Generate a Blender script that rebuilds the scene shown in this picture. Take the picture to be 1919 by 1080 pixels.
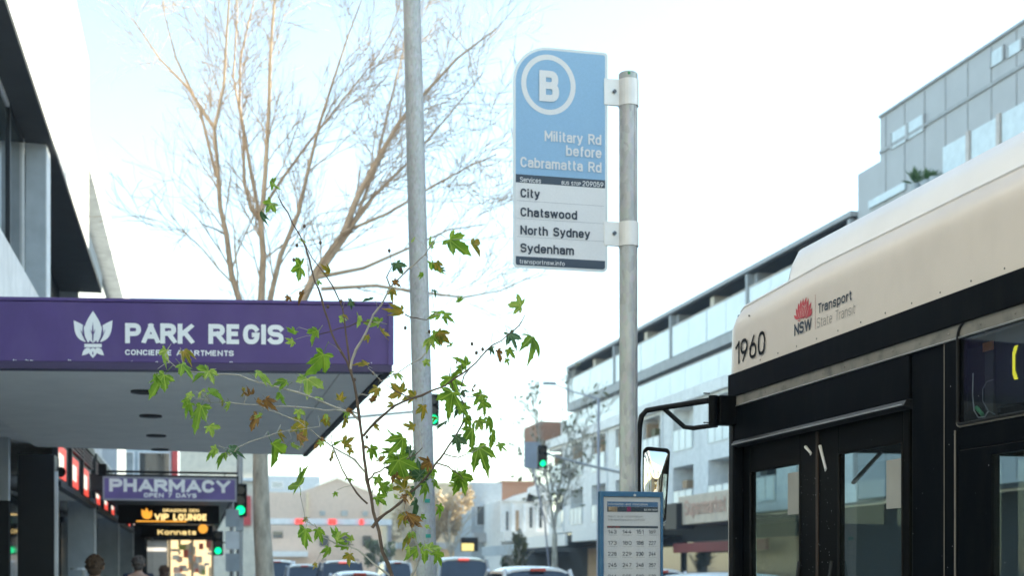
import bpy, bmesh, math, random
from mathutils import Vector, Matrix, Euler
R = math.radians
for o in list(bpy.data.objects): bpy.data.objects.remove(o)
SC = bpy.context.scene
COL = SC.collection
rnd = random.Random(11)

# ------------------------------------------------------------------ camera, sky, sun, exposure
CAM_H = 1.5
YAW = math.atan(595 / 2500.0)            # the street (+Y) runs a little to the left of the view axis
cs, sn = math.cos(YAW), math.sin(YAW)
cam_d = bpy.data.cameras.new('camera'); cam = bpy.data.objects.new('camera', cam_d); COL.objects.link(cam)
cam.location = (0, 0, CAM_H); cam.rotation_euler = (R(90), 0, -YAW)
cam_d.sensor_width = 36; cam_d.lens = 36 * 2500 / 1919.0
cam_d.shift_y = (1072 - 540) / 1919.0
cam_d.clip_start = .05; cam_d.clip_end = 6000
cam_d.dof.use_dof = True; cam_d.dof.focus_distance = 5.6; cam_d.dof.aperture_fstop = 3.6
SC.camera = cam

SUN_EL, SUN_AZ = R(22), R(88)            # azimuth clockwise from +Y (street direction)
w = bpy.data.worlds.new('World'); SC.world = w; w.use_nodes = True
nt = w.node_tree; nt.nodes.clear()
sky = nt.nodes.new('ShaderNodeTexSky'); sky.sky_type = 'NISHITA'; sky.sun_disc = False
sky.sun_elevation = SUN_EL; sky.sun_rotation = SUN_AZ
sky.air_density = 1.0; sky.dust_density = .5; sky.ozone_density = 1.7; sky.altitude = 50
bg = nt.nodes.new('ShaderNodeBackground'); bg.inputs['Strength'].default_value = .13
wo = nt.nodes.new('ShaderNodeOutputWorld')
nt.links.new(sky.outputs[0], bg.inputs[0]); nt.links.new(bg.outputs[0], wo.inputs[0])
sl = bpy.data.lights.new('sun', 'SUN'); sl.energy = 3.4; sl.angle = R(.5); sl.color = (1, .93, .82)
so = bpy.data.objects.new('sun', sl); COL.objects.link(so)
sd = Vector((math.sin(SUN_AZ) * math.cos(SUN_EL), math.cos(SUN_AZ) * math.cos(SUN_EL), math.sin(SUN_EL)))
so.rotation_euler = (-sd).to_track_quat('-Z', 'Y').to_euler(); so.location = (30, 20, 40)
SC.view_settings.view_transform = 'Standard'; SC.view_settings.look = 'None'
SC.view_settings.exposure = 2.2; SC.view_settings.gamma = 1; SC.view_settings.use_curve_mapping = False
SC.view_settings.use_white_balance = True; SC.view_settings.white_balance_temperature = 7250; SC.view_settings.white_balance_tint = 0
SC.render.engine = 'CYCLES'
SC.cycles.max_bounces = 8; SC.cycles.transparent_max_bounces = 16
SC.cycles.caustics_reflective = False; SC.cycles.caustics_refractive = False
SC.cycles.use_denoising = True

# ------------------------------------------------------------------ surveying helpers
def ray(px, py):
    u, v = (px - 960) / 2500.0, (1072 - py) / 2500.0
    return Vector((sn + u * cs, cs - u * sn, v))
CAMP = Vector((0, 0, CAM_H))
def at(px, py, D): return CAMP + ray(px, py) * D
def onX(px, py, X): return at(px, py, X / ray(px, py).x)
def onY(px, py, Y): return at(px, py, Y / ray(px, py).y)
def onP(px, py, p, n):
    r = ray(px, py); return CAMP + r * ((p - CAMP).dot(n) / r.dot(n))
def depth(P): return P.x * sn + P.y * cs

# ------------------------------------------------------------------ materials
MATS = {}
def mat(name, col, rough=.6, metal=0., var=.12, scale=3., bump=0., bscale=40., spec=.5, emit=None, estr=0., stretch=None, coat=0.):
    if name in MATS: return MATS[name]
    m = bpy.data.materials.new(name); m.use_nodes = True; MATS[name] = m
    t = m.node_tree; n = t.nodes; l = t.links; b = n['Principled BSDF']
    b.inputs['Roughness'].default_value = rough; b.inputs['Metallic'].default_value = metal
    b.inputs['Specular IOR Level'].default_value = spec; b.inputs['Coat Weight'].default_value = coat
    tc = n.new('ShaderNodeTexCoord'); mp = n.new('ShaderNodeMapping'); l.new(tc.outputs['Object'], mp.inputs[0])
    if stretch: mp.inputs['Scale'].default_value = stretch
    nz = n.new('ShaderNodeTexNoise'); nz.inputs['Scale'].default_value = scale; nz.inputs['Detail'].default_value = 6
    nz.inputs['Roughness'].default_value = .62
    l.new(mp.outputs[0], nz.inputs['Vector'])
    cr = n.new('ShaderNodeValToRGB'); c = Vector(col[:3])
    a = c * (1 - var); z = c * (1 + var)
    cr.color_ramp.elements[0].position = .3; cr.color_ramp.elements[1].position = .7
    cr.color_ramp.elements[0].color = (*a, 1); cr.color_ramp.elements[1].color = (min(z[0], .95), min(z[1], .95), min(z[2], .95), 1)
    l.new(nz.outputs['Fac'], cr.inputs[0]); l.new(cr.outputs[0], b.inputs['Base Color'])
    if bump:
        nb = n.new('ShaderNodeTexNoise'); nb.inputs['Scale'].default_value = bscale; nb.inputs['Detail'].default_value = 4
        l.new(mp.outputs[0], nb.inputs['Vector'])
        bp = n.new('ShaderNodeBump'); bp.inputs['Strength'].default_value = bump; bp.inputs['Distance'].default_value = .01
        l.new(nb.outputs['Fac'], bp.inputs['Height']); l.new(bp.outputs[0], b.inputs['Normal'])
    if emit:
        b.inputs['Emission Color'].default_value = (*emit, 1); b.inputs['Emission Strength'].default_value = estr
    return m
def glass(name, tint, trans=.6, rough=.02):
    """Thin pane: partly see-through, partly mirror by angle."""
    if name in MATS: return MATS[name]
    m = bpy.data.materials.new(name); m.use_nodes = True; MATS[name] = m
    t = m.node_tree; n = t.nodes; l = t.links; b = n['Principled BSDF']
    b.inputs['Base Color'].default_value = (*[c * .15 for c in tint], 1); b.inputs['Roughness'].default_value = rough
    tr = n.new('ShaderNodeBsdfTransparent'); tr.inputs[0].default_value = (*tint, 1)
    gl = n.new('ShaderNodeBsdfGlossy'); gl.inputs['Roughness'].default_value = rough
    fr = n.new('ShaderNodeFresnel'); fr.inputs[0].default_value = 1.5
    mx = n.new('ShaderNodeMixShader'); mx.inputs[0].default_value = trans
    m2 = n.new('ShaderNodeMixShader')
    l.new(b.outputs[0], mx.inputs[1]); l.new(tr.outputs[0], mx.inputs[2])
    ge = n.new('ShaderNodeNewGeometry'); ma_ = n.new('ShaderNodeMath'); ma_.operation = 'SUBTRACT'; ma_.inputs[0].default_value = 1; l.new(ge.outputs['Backfacing'], ma_.inputs[1]); mb_ = n.new('ShaderNodeMath'); mb_.operation = 'MULTIPLY'; l.new(fr.outputs[0], mb_.inputs[0]); l.new(ma_.outputs[0], mb_.inputs[1]); l.new(mb_.outputs[0], m2.inputs[0]); l.new(mx.outputs[0], m2.inputs[1]); l.new(gl.outputs[0], m2.inputs[2])
    l.new(m2.outputs[0], n['Material Output'].inputs[0])
    return m
def leafmat(name, c1, c2, trans=.45, veins=False):
    if name in MATS: return MATS[name]
    m = bpy.data.materials.new(name); m.use_nodes = True; MATS[name] = m
    t = m.node_tree; n = t.nodes; l = t.links; b = n['Principled BSDF']
    b.inputs['Roughness'].default_value = .42
    tc = n.new('ShaderNodeTexCoord'); nz = n.new('ShaderNodeTexNoise'); nz.inputs['Scale'].default_value = 2.2; nz.inputs['Detail'].default_value = 5
    oi = n.new('ShaderNodeObjectInfo'); va = n.new('ShaderNodeVectorMath'); va.operation = 'ADD'
    l.new(tc.outputs['Object'], va.inputs[0]); l.new(oi.outputs['Random'], va.inputs[1]); l.new(va.outputs[0], nz.inputs['Vector'])
    cr = n.new('ShaderNodeValToRGB'); cr.color_ramp.elements[0].position = .35; cr.color_ramp.elements[1].position = .65
    cr.color_ramp.elements[0].color = (*c1, 1); cr.color_ramp.elements[1].color = (*c2, 1)
    l.new(nz.outputs['Fac'], cr.inputs[0]); l.new(cr.outputs[0], b.inputs['Base Color'])
    colr = cr.outputs[0]
    if veins:
        sx_ = n.new('ShaderNodeSeparateXYZ'); l.new(tc.outputs['Object'], sx_.inputs[0])
        def mth(op, a, b=None):
            q = n.new('ShaderNodeMath'); q.operation = op
            for i_, v_ in enumerate((a, b)):
                if v_ is None: continue
                if isinstance(v_, (int, float)): q.inputs[i_].default_value = v_
                else: l.new(v_, q.inputs[i_])
            return q.outputs[0]
        acc = None
        for a_ in (-98, -47, 0, 47, 98):
            ca, sa_ = math.cos(R(a_)), math.sin(R(a_))
            d_ = mth('ABSOLUTE', mth('SUBTRACT', mth('MULTIPLY', sx_.outputs[0], ca), mth('MULTIPLY', sx_.outputs[1], sa_)))
            f_ = mth('GREATER_THAN', mth('ADD', mth('MULTIPLY', sx_.outputs[0], sa_), mth('MULTIPLY', sx_.outputs[1], ca)), 0.0)
            v_ = mth('MULTIPLY', mth('LESS_THAN', d_, .017), f_); acc = v_ if acc is None else mth('MAXIMUM', acc, v_)
        vm_ = n.new('ShaderNodeMix'); vm_.data_type = 'RGBA'; l.new(mth('MULTIPLY', acc, .7), vm_.inputs[0]); l.new(colr, vm_.inputs[6]); vm_.inputs[7].default_value = (min(c2[0] * 1.6 + .06, .8), min(c2[1] * 1.35 + .06, .8), c2[2] * 1.6 + .03, 1)
        colr = vm_.outputs[2]; l.new(colr, b.inputs['Base Color'])
    tl = n.new('ShaderNodeBsdfTranslucent'); l.new(colr, tl.inputs[0])
    mx = n.new('ShaderNodeMixShader'); mx.inputs[0].default_value = trans
    l.new(b.outputs[0], mx.inputs[1]); l.new(tl.outputs[0], mx.inputs[2]); l.new(mx.outputs[0], n['Material Output'].inputs[0])
    return m
def galv(name, col, rough=.45):
    m = mat(name, col, rough, .35, .10, 6)
    t = m.node_tree; n = t.nodes; l = t.links; b = n['Principled BSDF']
    tc = n.new('ShaderNodeTexCoord'); vo = n.new('ShaderNodeTexVoronoi'); vo.inputs['Scale'].default_value = 90
    mp = n.new('ShaderNodeMapping'); mp.inputs['Scale'].default_value = (1, 1, .45)
    l.new(tc.outputs['Object'], mp.inputs[0]); l.new(mp.outputs[0], vo.inputs['Vector'])
    mx = n.new('ShaderNodeMix'); mx.data_type = 'RGBA'; mx.blend_type = 'MULTIPLY'; mx.inputs[0].default_value = .3
    src = b.inputs['Base Color'].links[0].from_socket
    l.new(src, mx.inputs[6]); l.new(vo.outputs['Color'], mx.inputs[7])
    hs = n.new('ShaderNodeHueSaturation'); hs.inputs['Saturation'].default_value = .25; hs.inputs['Value'].default_value = 1.15
    l.new(mx.outputs[2], hs.inputs['Color']); l.new(hs.outputs[0], b.inputs['Base Color'])
    return m
def streaked(name, col, dirt, amount=.5, rough=.5, zstretch=.12, scale=9., **k):
    """painted surface with vertical run-off dirt"""
    m = mat(name, col, rough, **k)
    t = m.node_tree; n = t.nodes; l = t.links; b = n['Principled BSDF']
    tc = n.new('ShaderNodeTexCoord'); mp = n.new('ShaderNodeMapping'); mp.inputs['Scale'].default_value = (1, 1, zstretch)
    nz = n.new('ShaderNodeTexNoise'); nz.inputs['Scale'].default_value = scale; nz.inputs['Detail'].default_value = 5
    l.new(tc.outputs['Object'], mp.inputs[0]); l.new(mp.outputs[0], nz.inputs['Vector'])
    cr = n.new('ShaderNodeValToRGB'); cr.color_ramp.elements[0].position = .48; cr.color_ramp.elements[1].position = .75
    cr.color_ramp.elements[0].color = (0, 0, 0, 1); cr.color_ramp.elements[1].color = (amount,) * 3 + (1,)
    l.new(nz.outputs['Fac'], cr.inputs[0])
    mx = n.new('ShaderNodeMix'); mx.data_type = 'RGBA'
    src = b.inputs['Base Color'].links[0].from_socket
    l.new(cr.outputs[0], mx.inputs[0]); l.new(src, mx.inputs[6]); mx.inputs[7].default_value = (*dirt, 1)
    l.new(mx.outputs[2], b.inputs['Base Color'])
    return m
def emis(name, col, s):
    return mat(name, [c * .3 for c in col], .5, emit=col, estr=s)

M = dict(
 white=streaked('white_render', (.80, .79, .77), (.50, .48, .45), .35, .75, scale=1.2),
 whitetrim=mat('white_trim', (.78, .79, .80), .5),
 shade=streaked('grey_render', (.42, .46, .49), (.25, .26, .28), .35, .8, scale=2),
 charcoal=mat('charcoal_metal', (.014, .015, .018), .45, spec=.3),
 black=mat('black_metal', (.003, .0035, .004), .4, spec=.08),
 blackgloss=streaked('black_gloss_paint', (.003, .0042, .006), (.014, .014, .013), .35, .3, zstretch=.3, scale=14, spec=.03),
 rubber=mat('black_rubber', (.004, .004, .0045), .6, spec=.25),
 dirtstrip=streaked('dirty_aluminium_strip', (.20, .185, .165), (.05, .05, .05), .8, .6, zstretch=1, scale=12),
 cream=streaked('cream_bus_paint', (.70, .615, .55), (.54, .48, .42), .25, .35, zstretch=.5, scale=5, var=.04),
 buswhite=mat('white_bus_paint', (.80, .78, .78), .35, var=.04),
 steel=mat('brushed_steel', (.55, .55, .55), .35, .7),
 clampm=mat('aluminium_clamp', (.72, .70, .68), .45, .25, .08, 12),
 pole=galv('galvanised_pole', (.39, .39, .385)),
 lpole=galv('galvanised_light_pole', (.36, .39, .41), .6),
 purple=streaked('purple_fascia_paint', (.078, .042, .185), (.13, .09, .23), .45, .5, zstretch=.5, scale=3, var=.10),
 purpledark=mat('dark_purple_trim', (.045, .03, .09), .5),
 soffit=mat('grey_soffit_paint', (.82, .80, .76), .85, var=.05),
 letter=mat('white_lettering', (.82, .83, .84), .5, var=.03),
 signblue=mat('sky_blue_sheeting', (.24, .42, .62), .5, var=.05, scale=200),
 signgrey=mat('light_grey_sheeting', (.68, .69, .71), .5, var=.04, scale=200),
 signedge=mat('silver_sign_edge', (.62, .65, .66), .45, .2),
 signdark=mat('dark_slate_sheeting', (.035, .055, .085), .5),
 signtext=mat('slate_lettering', (.03, .045, .07), .6),
 rule=mat('grey_rule', (.42, .44, .48), .6),
 boxblue=mat('blue_powder_coat', (.022, .10, .20), .4),
 paper=mat('white_paper', (.76, .76, .78), .7, var=.03),
 greyink=mat('grey_ink', (.28, .29, .31), .7),
 headerblue=mat('blue_print', (.08, .20, .38), .6),
 red=mat('red_print', (.62, .07, .07), .5),
 nswred=mat('crest_red', (.52, .05, .07), .5),
 purplesign=mat('purple_sign_face', (.14, .10, .30), .4, var=.25, scale=2),
 framegrey=mat('grey_sign_frame', (.30, .30, .36), .45, .3),
 concrete=mat('concrete_paving', (.50, .485, .46), .85, var=.15, bump=.2),
 asphalt=mat('asphalt', (.07, .07, .07), .9, var=.2, bump=.4, bscale=120),
 kerb=mat('concrete_kerb', (.33, .32, .30), .85),
 paint=mat('road_paint', (.7, .7, .68), .7),
 ground=mat('distant_ground', (.15, .15, .14), .95),
 winglass=mat('window_glass_dark', (.02, .028, .032), .04, var=.3, spec=.8),
 winpale=mat('window_glass_pale', (.30, .34, .36), .08, var=.35, scale=1.5, spec=.8),
 curtain=mat('pale_curtain', (.6, .62, .62), .9),
 baluglass=mat('frosted_balcony_glass', (.76, .80, .80), .2, var=.06, scale=.6),
 greyclad=mat('grey_cladding', (.43, .43, .435), .6, var=.06, scale=.8),
 roofgrey=mat('grey_roof_edge', (.33, .335, .34), .6),
 timber=mat('warm_timber', (.42, .28, .17), .7),
 brick=mat('brown_brick', (.30, .15, .09), .85, var=.25, scale=8),
 bark=mat('pale_plane_bark', (.44, .40, .33), .85, var=.45, scale=7, bump=.5, stretch=(1, 1, .35)),
 barkup=mat('tan_upper_bark', (.47, .345, .24), .8, var=.25, scale=5),
 twig=mat('brown_twig', (.13, .085, .06), .8, var=.3, scale=30),
 twigpale=mat('pale_twig', (.42, .38, .32), .8, var=.25, scale=30),
 busglass=glass('bus_door_glass', (.88, .93, .93), .95),
 screen=glass('windscreen_glass', (.88, .93, .92), .96),
 clear=glass('clear_cover', (.95, .95, .95), .95),
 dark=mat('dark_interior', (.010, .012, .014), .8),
 skin=mat('skin', (.45, .27, .2), .55), hair=mat('brown_hair', (.10, .055, .03), .7, var=.4, scale=40),
 hairgrey=mat('grey_hair', (.08, .065, .055), .7, var=.4, scale=40), hairred=mat('auburn_hair', (.10, .05, .03), .7, var=.4, scale=40),
 navy=mat('navy_cloth', (.012, .02, .045), .85), blackcloth=mat('black_cloth', (.012, .012, .014), .85),
 teal=mat('teal_print', (.05, .25, .27), .7), denim=mat('denim', (.03, .05, .1), .85),
 terracotta=mat('terracotta_render', (.58, .45, .37), .85, var=.08), ochre=mat('ochre_render', (.62, .50, .34), .85, var=.12),
 greenlamp=emis('green_signal_lens', (.0, 1, .42), .42), offlamp=mat('unlit_signal_lens', (.03, .015, .01), .3),
 redlamp=emis('red_sign_light', (1, .05, .04), .35), shopglow=emis('warm_wall_glow', (1, .74, .46), .36),
 led=emis('yellow_led', (1, .9, .06), .45), gold=emis('warm_lit_lettering', (1, .72, .34), .32),
 orange=emis('orange_lit_print', (1, .42, .06), .25), redbox=emis('red_lightbox', (1, .10, .08), .22), whitebox=emis('white_lightbox', (1, .9, .85), .28),
 tail=mat('tail_lamp_red', (.5, .03, .02), .2), brake=emis('high_brake_lamp', (1, .16, .14), .25),
 foliage=leafmat('park_foliage', (.05, .09, .025), (.10, .14, .04), .3), golden=leafmat('golden_foliage', (.40, .29, .16), (.58, .45, .27), .4),
 olive=leafmat('olive_foliage', (.10, .10, .03), (.16, .15, .05), .3), palmgreen=leafmat('palm_green', (.05, .12, .03), (.09, .18, .05), .3),
)
LEAF = dict(g=leafmat('leaf_green', (.15, .30, .025), (.32, .50, .05), .6, True), b=leafmat('leaf_bright', (.28, .44, .05), (.46, .60, .12), .5, True),
            d=leafmat('leaf_dark', (.05, .13, .04), (.12, .22, .09), .4, True), y=leafmat('leaf_turning', (.20, .24, .02), (.48, .32, .04), .5, True),
            n=leafmat('leaf_brown', (.16, .07, .02), (.38, .20, .04), .4, True))

# ------------------------------------------------------------------ object helpers
def tag(o, label=None, cat=None, group=None, kind=None):
    if label: o['label'] = label
    if cat: o['category'] = cat
    if group: o['group'] = group
    if kind: o['kind'] = kind
    return o
def empty(name, loc, label=None, cat=None, group=None):
    o = bpy.data.objects.new(name, None); COL.objects.link(o); o.location = loc; o.empty_display_size = .2
    return tag(o, label, cat, group)
class MB:
    def __init__(s): s.v = []; s.f = []
    def add(s, vs, fs):
        k = len(s.v); s.v += [tuple(v) for v in vs]; s.f += [tuple(i + k for i in f) for f in fs]; return s
    def box(s, x0, x1, y0, y1, z0, z1):
        x0, x1 = min(x0, x1), max(x0, x1); y0, y1 = min(y0, y1), max(y0, y1); z0, z1 = min(z0, z1), max(z0, z1)
        return s.add([(x0, y0, z0), (x1, y0, z0), (x1, y1, z0), (x0, y1, z0), (x0, y0, z1), (x1, y0, z1), (x1, y1, z1), (x0, y1, z1)],
                     [(0, 3, 2, 1), (4, 5, 6, 7), (0, 1, 5, 4), (1, 2, 6, 5), (2, 3, 7, 6), (3, 0, 4, 7)])
    def prism(s, pts, vec):
        """closed polygon pts (3-D) swept by vec"""
        n = len(pts); pts = [Vector(p) for p in pts]; vec = Vector(vec)
        return s.add(pts + [p + vec for p in pts], [tuple(range(n - 1, -1, -1)), tuple(range(n, 2 * n))] + [(i, (i + 1) % n, n + (i + 1) % n, n + i) for i in range(n)])
    def tube(s, pts, rad, n=8, caps=True):
        pts = [Vector(p) for p in pts]
        if not hasattr(rad, '__len__'): rad = [rad] * len(pts)
        up = None; rings = []
        for i, p in enumerate(pts):
            t = (pts[min(i + 1, len(pts) - 1)] - pts[max(i - 1, 0)]).normalized()
            if up is None: up = t.orthogonal().normalized()
            up = (up - t * up.dot(t)).normalized(); bn = t.cross(up)
            rings.append([p + (up * math.cos(2 * math.pi * k / n) + bn * math.sin(2 * math.pi * k / n)) * rad[i] for k in range(n)])
        vs = [v for r in rings for v in r]; fs = []
        for i in range(len(pts) - 1):
            for k in range(n): fs.append((i * n + k, i * n + (k + 1) % n, (i + 1) * n + (k + 1) % n, (i + 1) * n + k))
        if caps: fs += [tuple(range(n - 1, -1, -1)), tuple((len(pts) - 1) * n + k for k in range(n))]
        return s.add(vs, fs)
    def ball(s, c, rx, ry, rz, nu=14, nv=10):
        vs = [(c[0], c[1], c[2] + rz)]; fs = []
        for j in range(1, nv):
            a = math.pi * j / nv
            for i in range(nu):
                b = 2 * math.pi * i / nu; vs.append((c[0] + rx * math.sin(a) * math.cos(b), c[1] + ry * math.sin(a) * math.sin(b), c[2] + rz * math.cos(a)))
        vs.append((c[0], c[1], c[2] - rz)); L = len(vs) - 1
        for i in range(nu): fs.append((0, 1 + i, 1 + (i + 1) % nu)); fs.append((L, 1 + (nv - 2) * nu + (i + 1) % nu, 1 + (nv - 2) * nu + i))
        for j in range(nv - 2):
            for i in range(nu):
                a = 1 + j * nu; fs.append((a + i, a + nu + i, a + nu + (i + 1) % nu, a + (i + 1) % nu))
        return s.add(vs, fs)
    def build(s, name, m, parent=None, smooth=False, bevel=0., label=None, kind=None, segs=2):
        me = bpy.data.meshes.new(name); me.from_pydata(s.v, [], s.f); me.update()
        if isinstance(m, str): m = M[m]
        me.materials.append(m)
        if smooth:
            me.polygons.foreach_set('use_smooth', [True] * len(me.polygons)); me.set_sharp_from_angle(angle=R(40))
        o = bpy.data.objects.new(name, me); COL.objects.link(o)
        if parent: attach(o, parent)
        if bevel:
            b = o.modifiers.new('bevel', 'BEVEL'); b.width = bevel; b.segments = segs; b.limit_method = 'ANGLE'
        return tag(o, label, None, None, kind)
def wmat(o):
    m = Matrix.Translation(o.location) @ o.rotation_euler.to_matrix().to_4x4()
    return m if o.parent is None else wmat(o.parent) @ o.matrix_parent_inverse @ m
def attach(o, parent):
    o.parent = parent; o.matrix_parent_inverse = wmat(parent).inverted()
def bx(name, m, parent, a, bevel=0., **k): return MB().box(*a).build(name, m, parent, bevel=bevel, **k)
def copy_tree(o, parent=None):
    c = o.copy(); COL.objects.link(c)
    if parent: c.parent = parent
    for ch in list(o.children): copy_tree(ch, c)
    return c
def dup(o, loc=None, rz=None, label=None):
    c = copy_tree(o)
    if loc is not None: c.location = loc
    if rz is not None: c.rotation_euler.z = rz
    if label: c['label'] = label
    return c

def _arc(cx, cy, rx, ry, a0, a1, n=9, e=2.45):
    out = []
    for k in range(n + 1):
        a = R(a0 + (a1 - a0) * k / n); c, q = math.cos(a), math.sin(a)
        out.append((cx + rx * math.copysign(abs(c) ** (2 / e), c), cy + ry * math.copysign(abs(q) ** (2 / e), q)))
    return out
XH = .71
def _glyph(ch):
    """monoline grotesque: (width, [strokes]) with capitals 0..1 high; a stroke that ends on its start is closed"""
    A = _arc; w = .52; X = XH; v = .46; r = .24
    U = {
    'A': (.62, [[(0, 0), (.31, 1), (.62, 0)], [(.11, .3), (.51, .3)]]), 'B': (w, [[(.3, .53), (0, .53), (0, 1), (.3, 1)] + A(.3, .765, .19, .235, 90, -90)[1:], [(0, .53), (0, 0), (.3, 0)] + A(.3, .265, .22, .265, -90, 90)[1:]]),
    'C': (w, [A(w / 2, .5, w / 2, .5, 38, 322, 20)]), 'D': (w, [[(0, 0), (0, 1), (.22, 1)] + A(.22, .5, w - .22, .5, 90, -90, 14)[1:] + [(0, 0)]]),
    'E': (.45, [[(.45, 1), (0, 1), (0, 0), (.45, 0)], [(0, .52), (.40, .52)]]), 'F': (.45, [[(.45, 1), (0, 1), (0, 0)], [(0, .52), (.40, .52)]]),
    'G': (w, [A(w / 2, .5, w / 2, .5, 38, 335, 20) + [(w, .46), (w * .55, .46)]]), 'H': (w, [[(0, 0), (0, 1)], [(w, 0), (w, 1)], [(0, .52), (w, .52)]]),
    'I': (0, [[(0, 0), (0, 1)]]), 'K': (.54, [[(0, 0), (0, 1)], [(.52, 1), (.04, .42)], [(.2, .6), (.54, 0)]]), 'L': (.43, [[(0, 1), (0, 0), (.43, 0)]]),
    'M': (.68, [[(0, 0), (0, 1), (.34, .3), (.68, 1), (.68, 0)]]), 'N': (.55, [[(0, 0), (0, 1), (.55, 0), (.55, 1)]]), 'O': (w, [A(w / 2, .5, w / 2, .5, 0, 360, 26)]),
    'P': (w, [[(0, 0), (0, 1), (.27, 1)] + A(.27, .73, .25, .27, 90, -90)[1:] + [(0, .46)]]), 'R': (w, [[(0, 0), (0, 1), (.28, 1)] + A(.28, .75, .24, .25, 90, -90)[1:] + [(0, .5)], [(.28, .5), (.54, 0)]]),
    'S': (.5, [A(.25, .76, .25, .24, 25, 255, 12) + [(.28, .515)] + A(.25, .255, .25, .255, 80, -155, 12)]), 'T': (.54, [[(0, 1), (.54, 1)], [(.27, 1), (.27, 0)]]),
    'U': (w, [[(0, 1), (0, .28)] + A(w / 2, .28, w / 2, .28, 180, 360) + [(w, 1)]]), 'V': (.58, [[(0, 1), (.29, 0), (.58, 1)]]), 'W': (.86, [[(0, 1), (.2, 0), (.43, .95), (.66, 0), (.86, 1)]]),
    'X': (.55, [[(0, 1), (.55, 0)], [(0, 0), (.55, 1)]]), 'Y': (.58, [[(0, 1), (.29, .45), (.58, 1)], [(.29, .45), (.29, 0)]]),
    'a': (.42, [A(.21, X - .19, .21, .19, 150, 0, 8) + [(.42, 0)], [(.42, .42), (.2, .42)] + A(.2, .21, .2, .21, 90, 270, 10)[1:] + [(.28, 0), (.42, .13)]]),
    'b': (v, [[(0, 0), (0, 1)], A(v / 2, X / 2, v / 2, X / 2, 180, -180, 20)]), 'c': (.42, [A(.22, X / 2, .22, X / 2, 42, 318, 16)]), 'd': (v, [[(v, 0), (v, 1)], A(v / 2, X / 2, v / 2, X / 2, 0, 360, 20)]),
    'e': (.44, [[(.0, .36), (.44, .36)] + A(.22, X / 2, .22, X / 2, 4, 315, 18)]), 'f': (.28, [[(.1, 0), (.1, .8)] + A(.28, .8, .18, .2, 180, 95, 6)[1:], [(0, X), (.27, X)]]),
    'h': (.43, [[(0, 0), (0, 1)], A(.215, X - .25, .215, .25, 180, 0, 10) + [(.43, 0)]]), 'i': (0, [[(0, 0), (0, X - .06)], [(0, .985), (0, 1.0)]]), 'k': (.42, [[(0, 0), (0, 1)], [(.39, X), (.03, .28)], [(.14, .4), (.42, 0)]]),
    'l': (.12, [[(0, 1), (0, .14)] + A(.12, .14, .12, .14, 180, 270, 4)[1:]]), 'm': (.72, [[(0, 0), (0, X)], A(.18, X - .22, .18, .22, 180, 0, 8) + [(.36, 0)], A(.54, X - .22, .18, .22, 180, 0, 8) + [(.72, 0)]]),
    'n': (.43, [[(0, 0), (0, X)], A(.215, X - .25, .215, .25, 180, 0, 10) + [(.43, 0)]]), 'o': (v, [A(v / 2, X / 2, v / 2, X / 2, 0, 360, 20)]), 'p': (v, [[(0, -.24), (0, X)], A(v / 2, X / 2, v / 2, X / 2, 180, -180, 20)]),
    'r': (.27, [[(0, 0), (0, X)], A(.27, X - .24, .27, .24, 180, 92, 6)]), 's': (.38, [A(.19, X - .17, .19, .17, 28, 255, 9) + A(.19, .18, .19, .18, 80, -152, 9)]),
    't': (.30, [[(.1, .93), (.1, .17)] + A(.27, .17, .17, .17, 180, 270, 5)[1:] + [(.30, 0)], [(0, X), (.29, X)]]), 'u': (.43, [[(.43, 0), (.43, X)], [(0, X)] + A(.215, .25, .215, .25, 180, 360, 10)]),
    'v': (.44, [[(0, X), (.22, 0), (.44, X)]]), 'w': (.68, [[(0, X), (.16, 0), (.34, X * .95), (.52, 0), (.68, X)]]), 'x': (.42, [[(0, X), (.42, 0)], [(0, 0), (.42, X)]]),
    'y': (.44, [[(0, X), (.23, 0)], [(.44, X), (.2, -.14), (.12, -.22), (.0, -.24)]]), '.': (0, [[(0, 0), (0, .05)]]), '/': (.4, [[(0, -.1), (.4, 1.05)]]),
    '0': (.48, [A(.24, .5, .24, .5, 0, 360, 24)]), '1': (.24, [[(0, .78), (.24, 1), (.24, 0)]]), '2': (.46, [A(.23, .75, .23, .25, 165, -20, 10) + [(0, 0), (.46, 0)]]),
    '3': (.46, [A(.22, .76, .23, .24, 155, -85, 11), [(.14, .53), (.22, .53)] + A(.22, .265, .24, .265, 85, -155, 11)]), '4': (.5, [[(.32, 1), (0, .26), (.5, .26)], [(.36, .55), (.36, 0)]]),
    '5': (.46, [[(.42, 1), (.05, 1), (.03, .52)] + A(.22, .31, .24, .31, 115, -150, 12)]), '6': (.47, [[(.34, 1)] + [(.03, .45)] + A(.235, .31, .235, .31, 150, 510, 20)]), '7': (.45, [[(0, 1), (.45, 1), (.14, 0)]]),
    '8': (.47, [A(.235, .76, .205, .24, 0, 360, 16), A(.235, .265, .235, .265, 0, 360, 18)]), '9': (.47, [[(.13, 0), (.44, .55)] + A(.235, .69, .235, .31, -30, 330, 20)]),
    ' ': (.26, [])}
    return U[ch]
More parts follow.
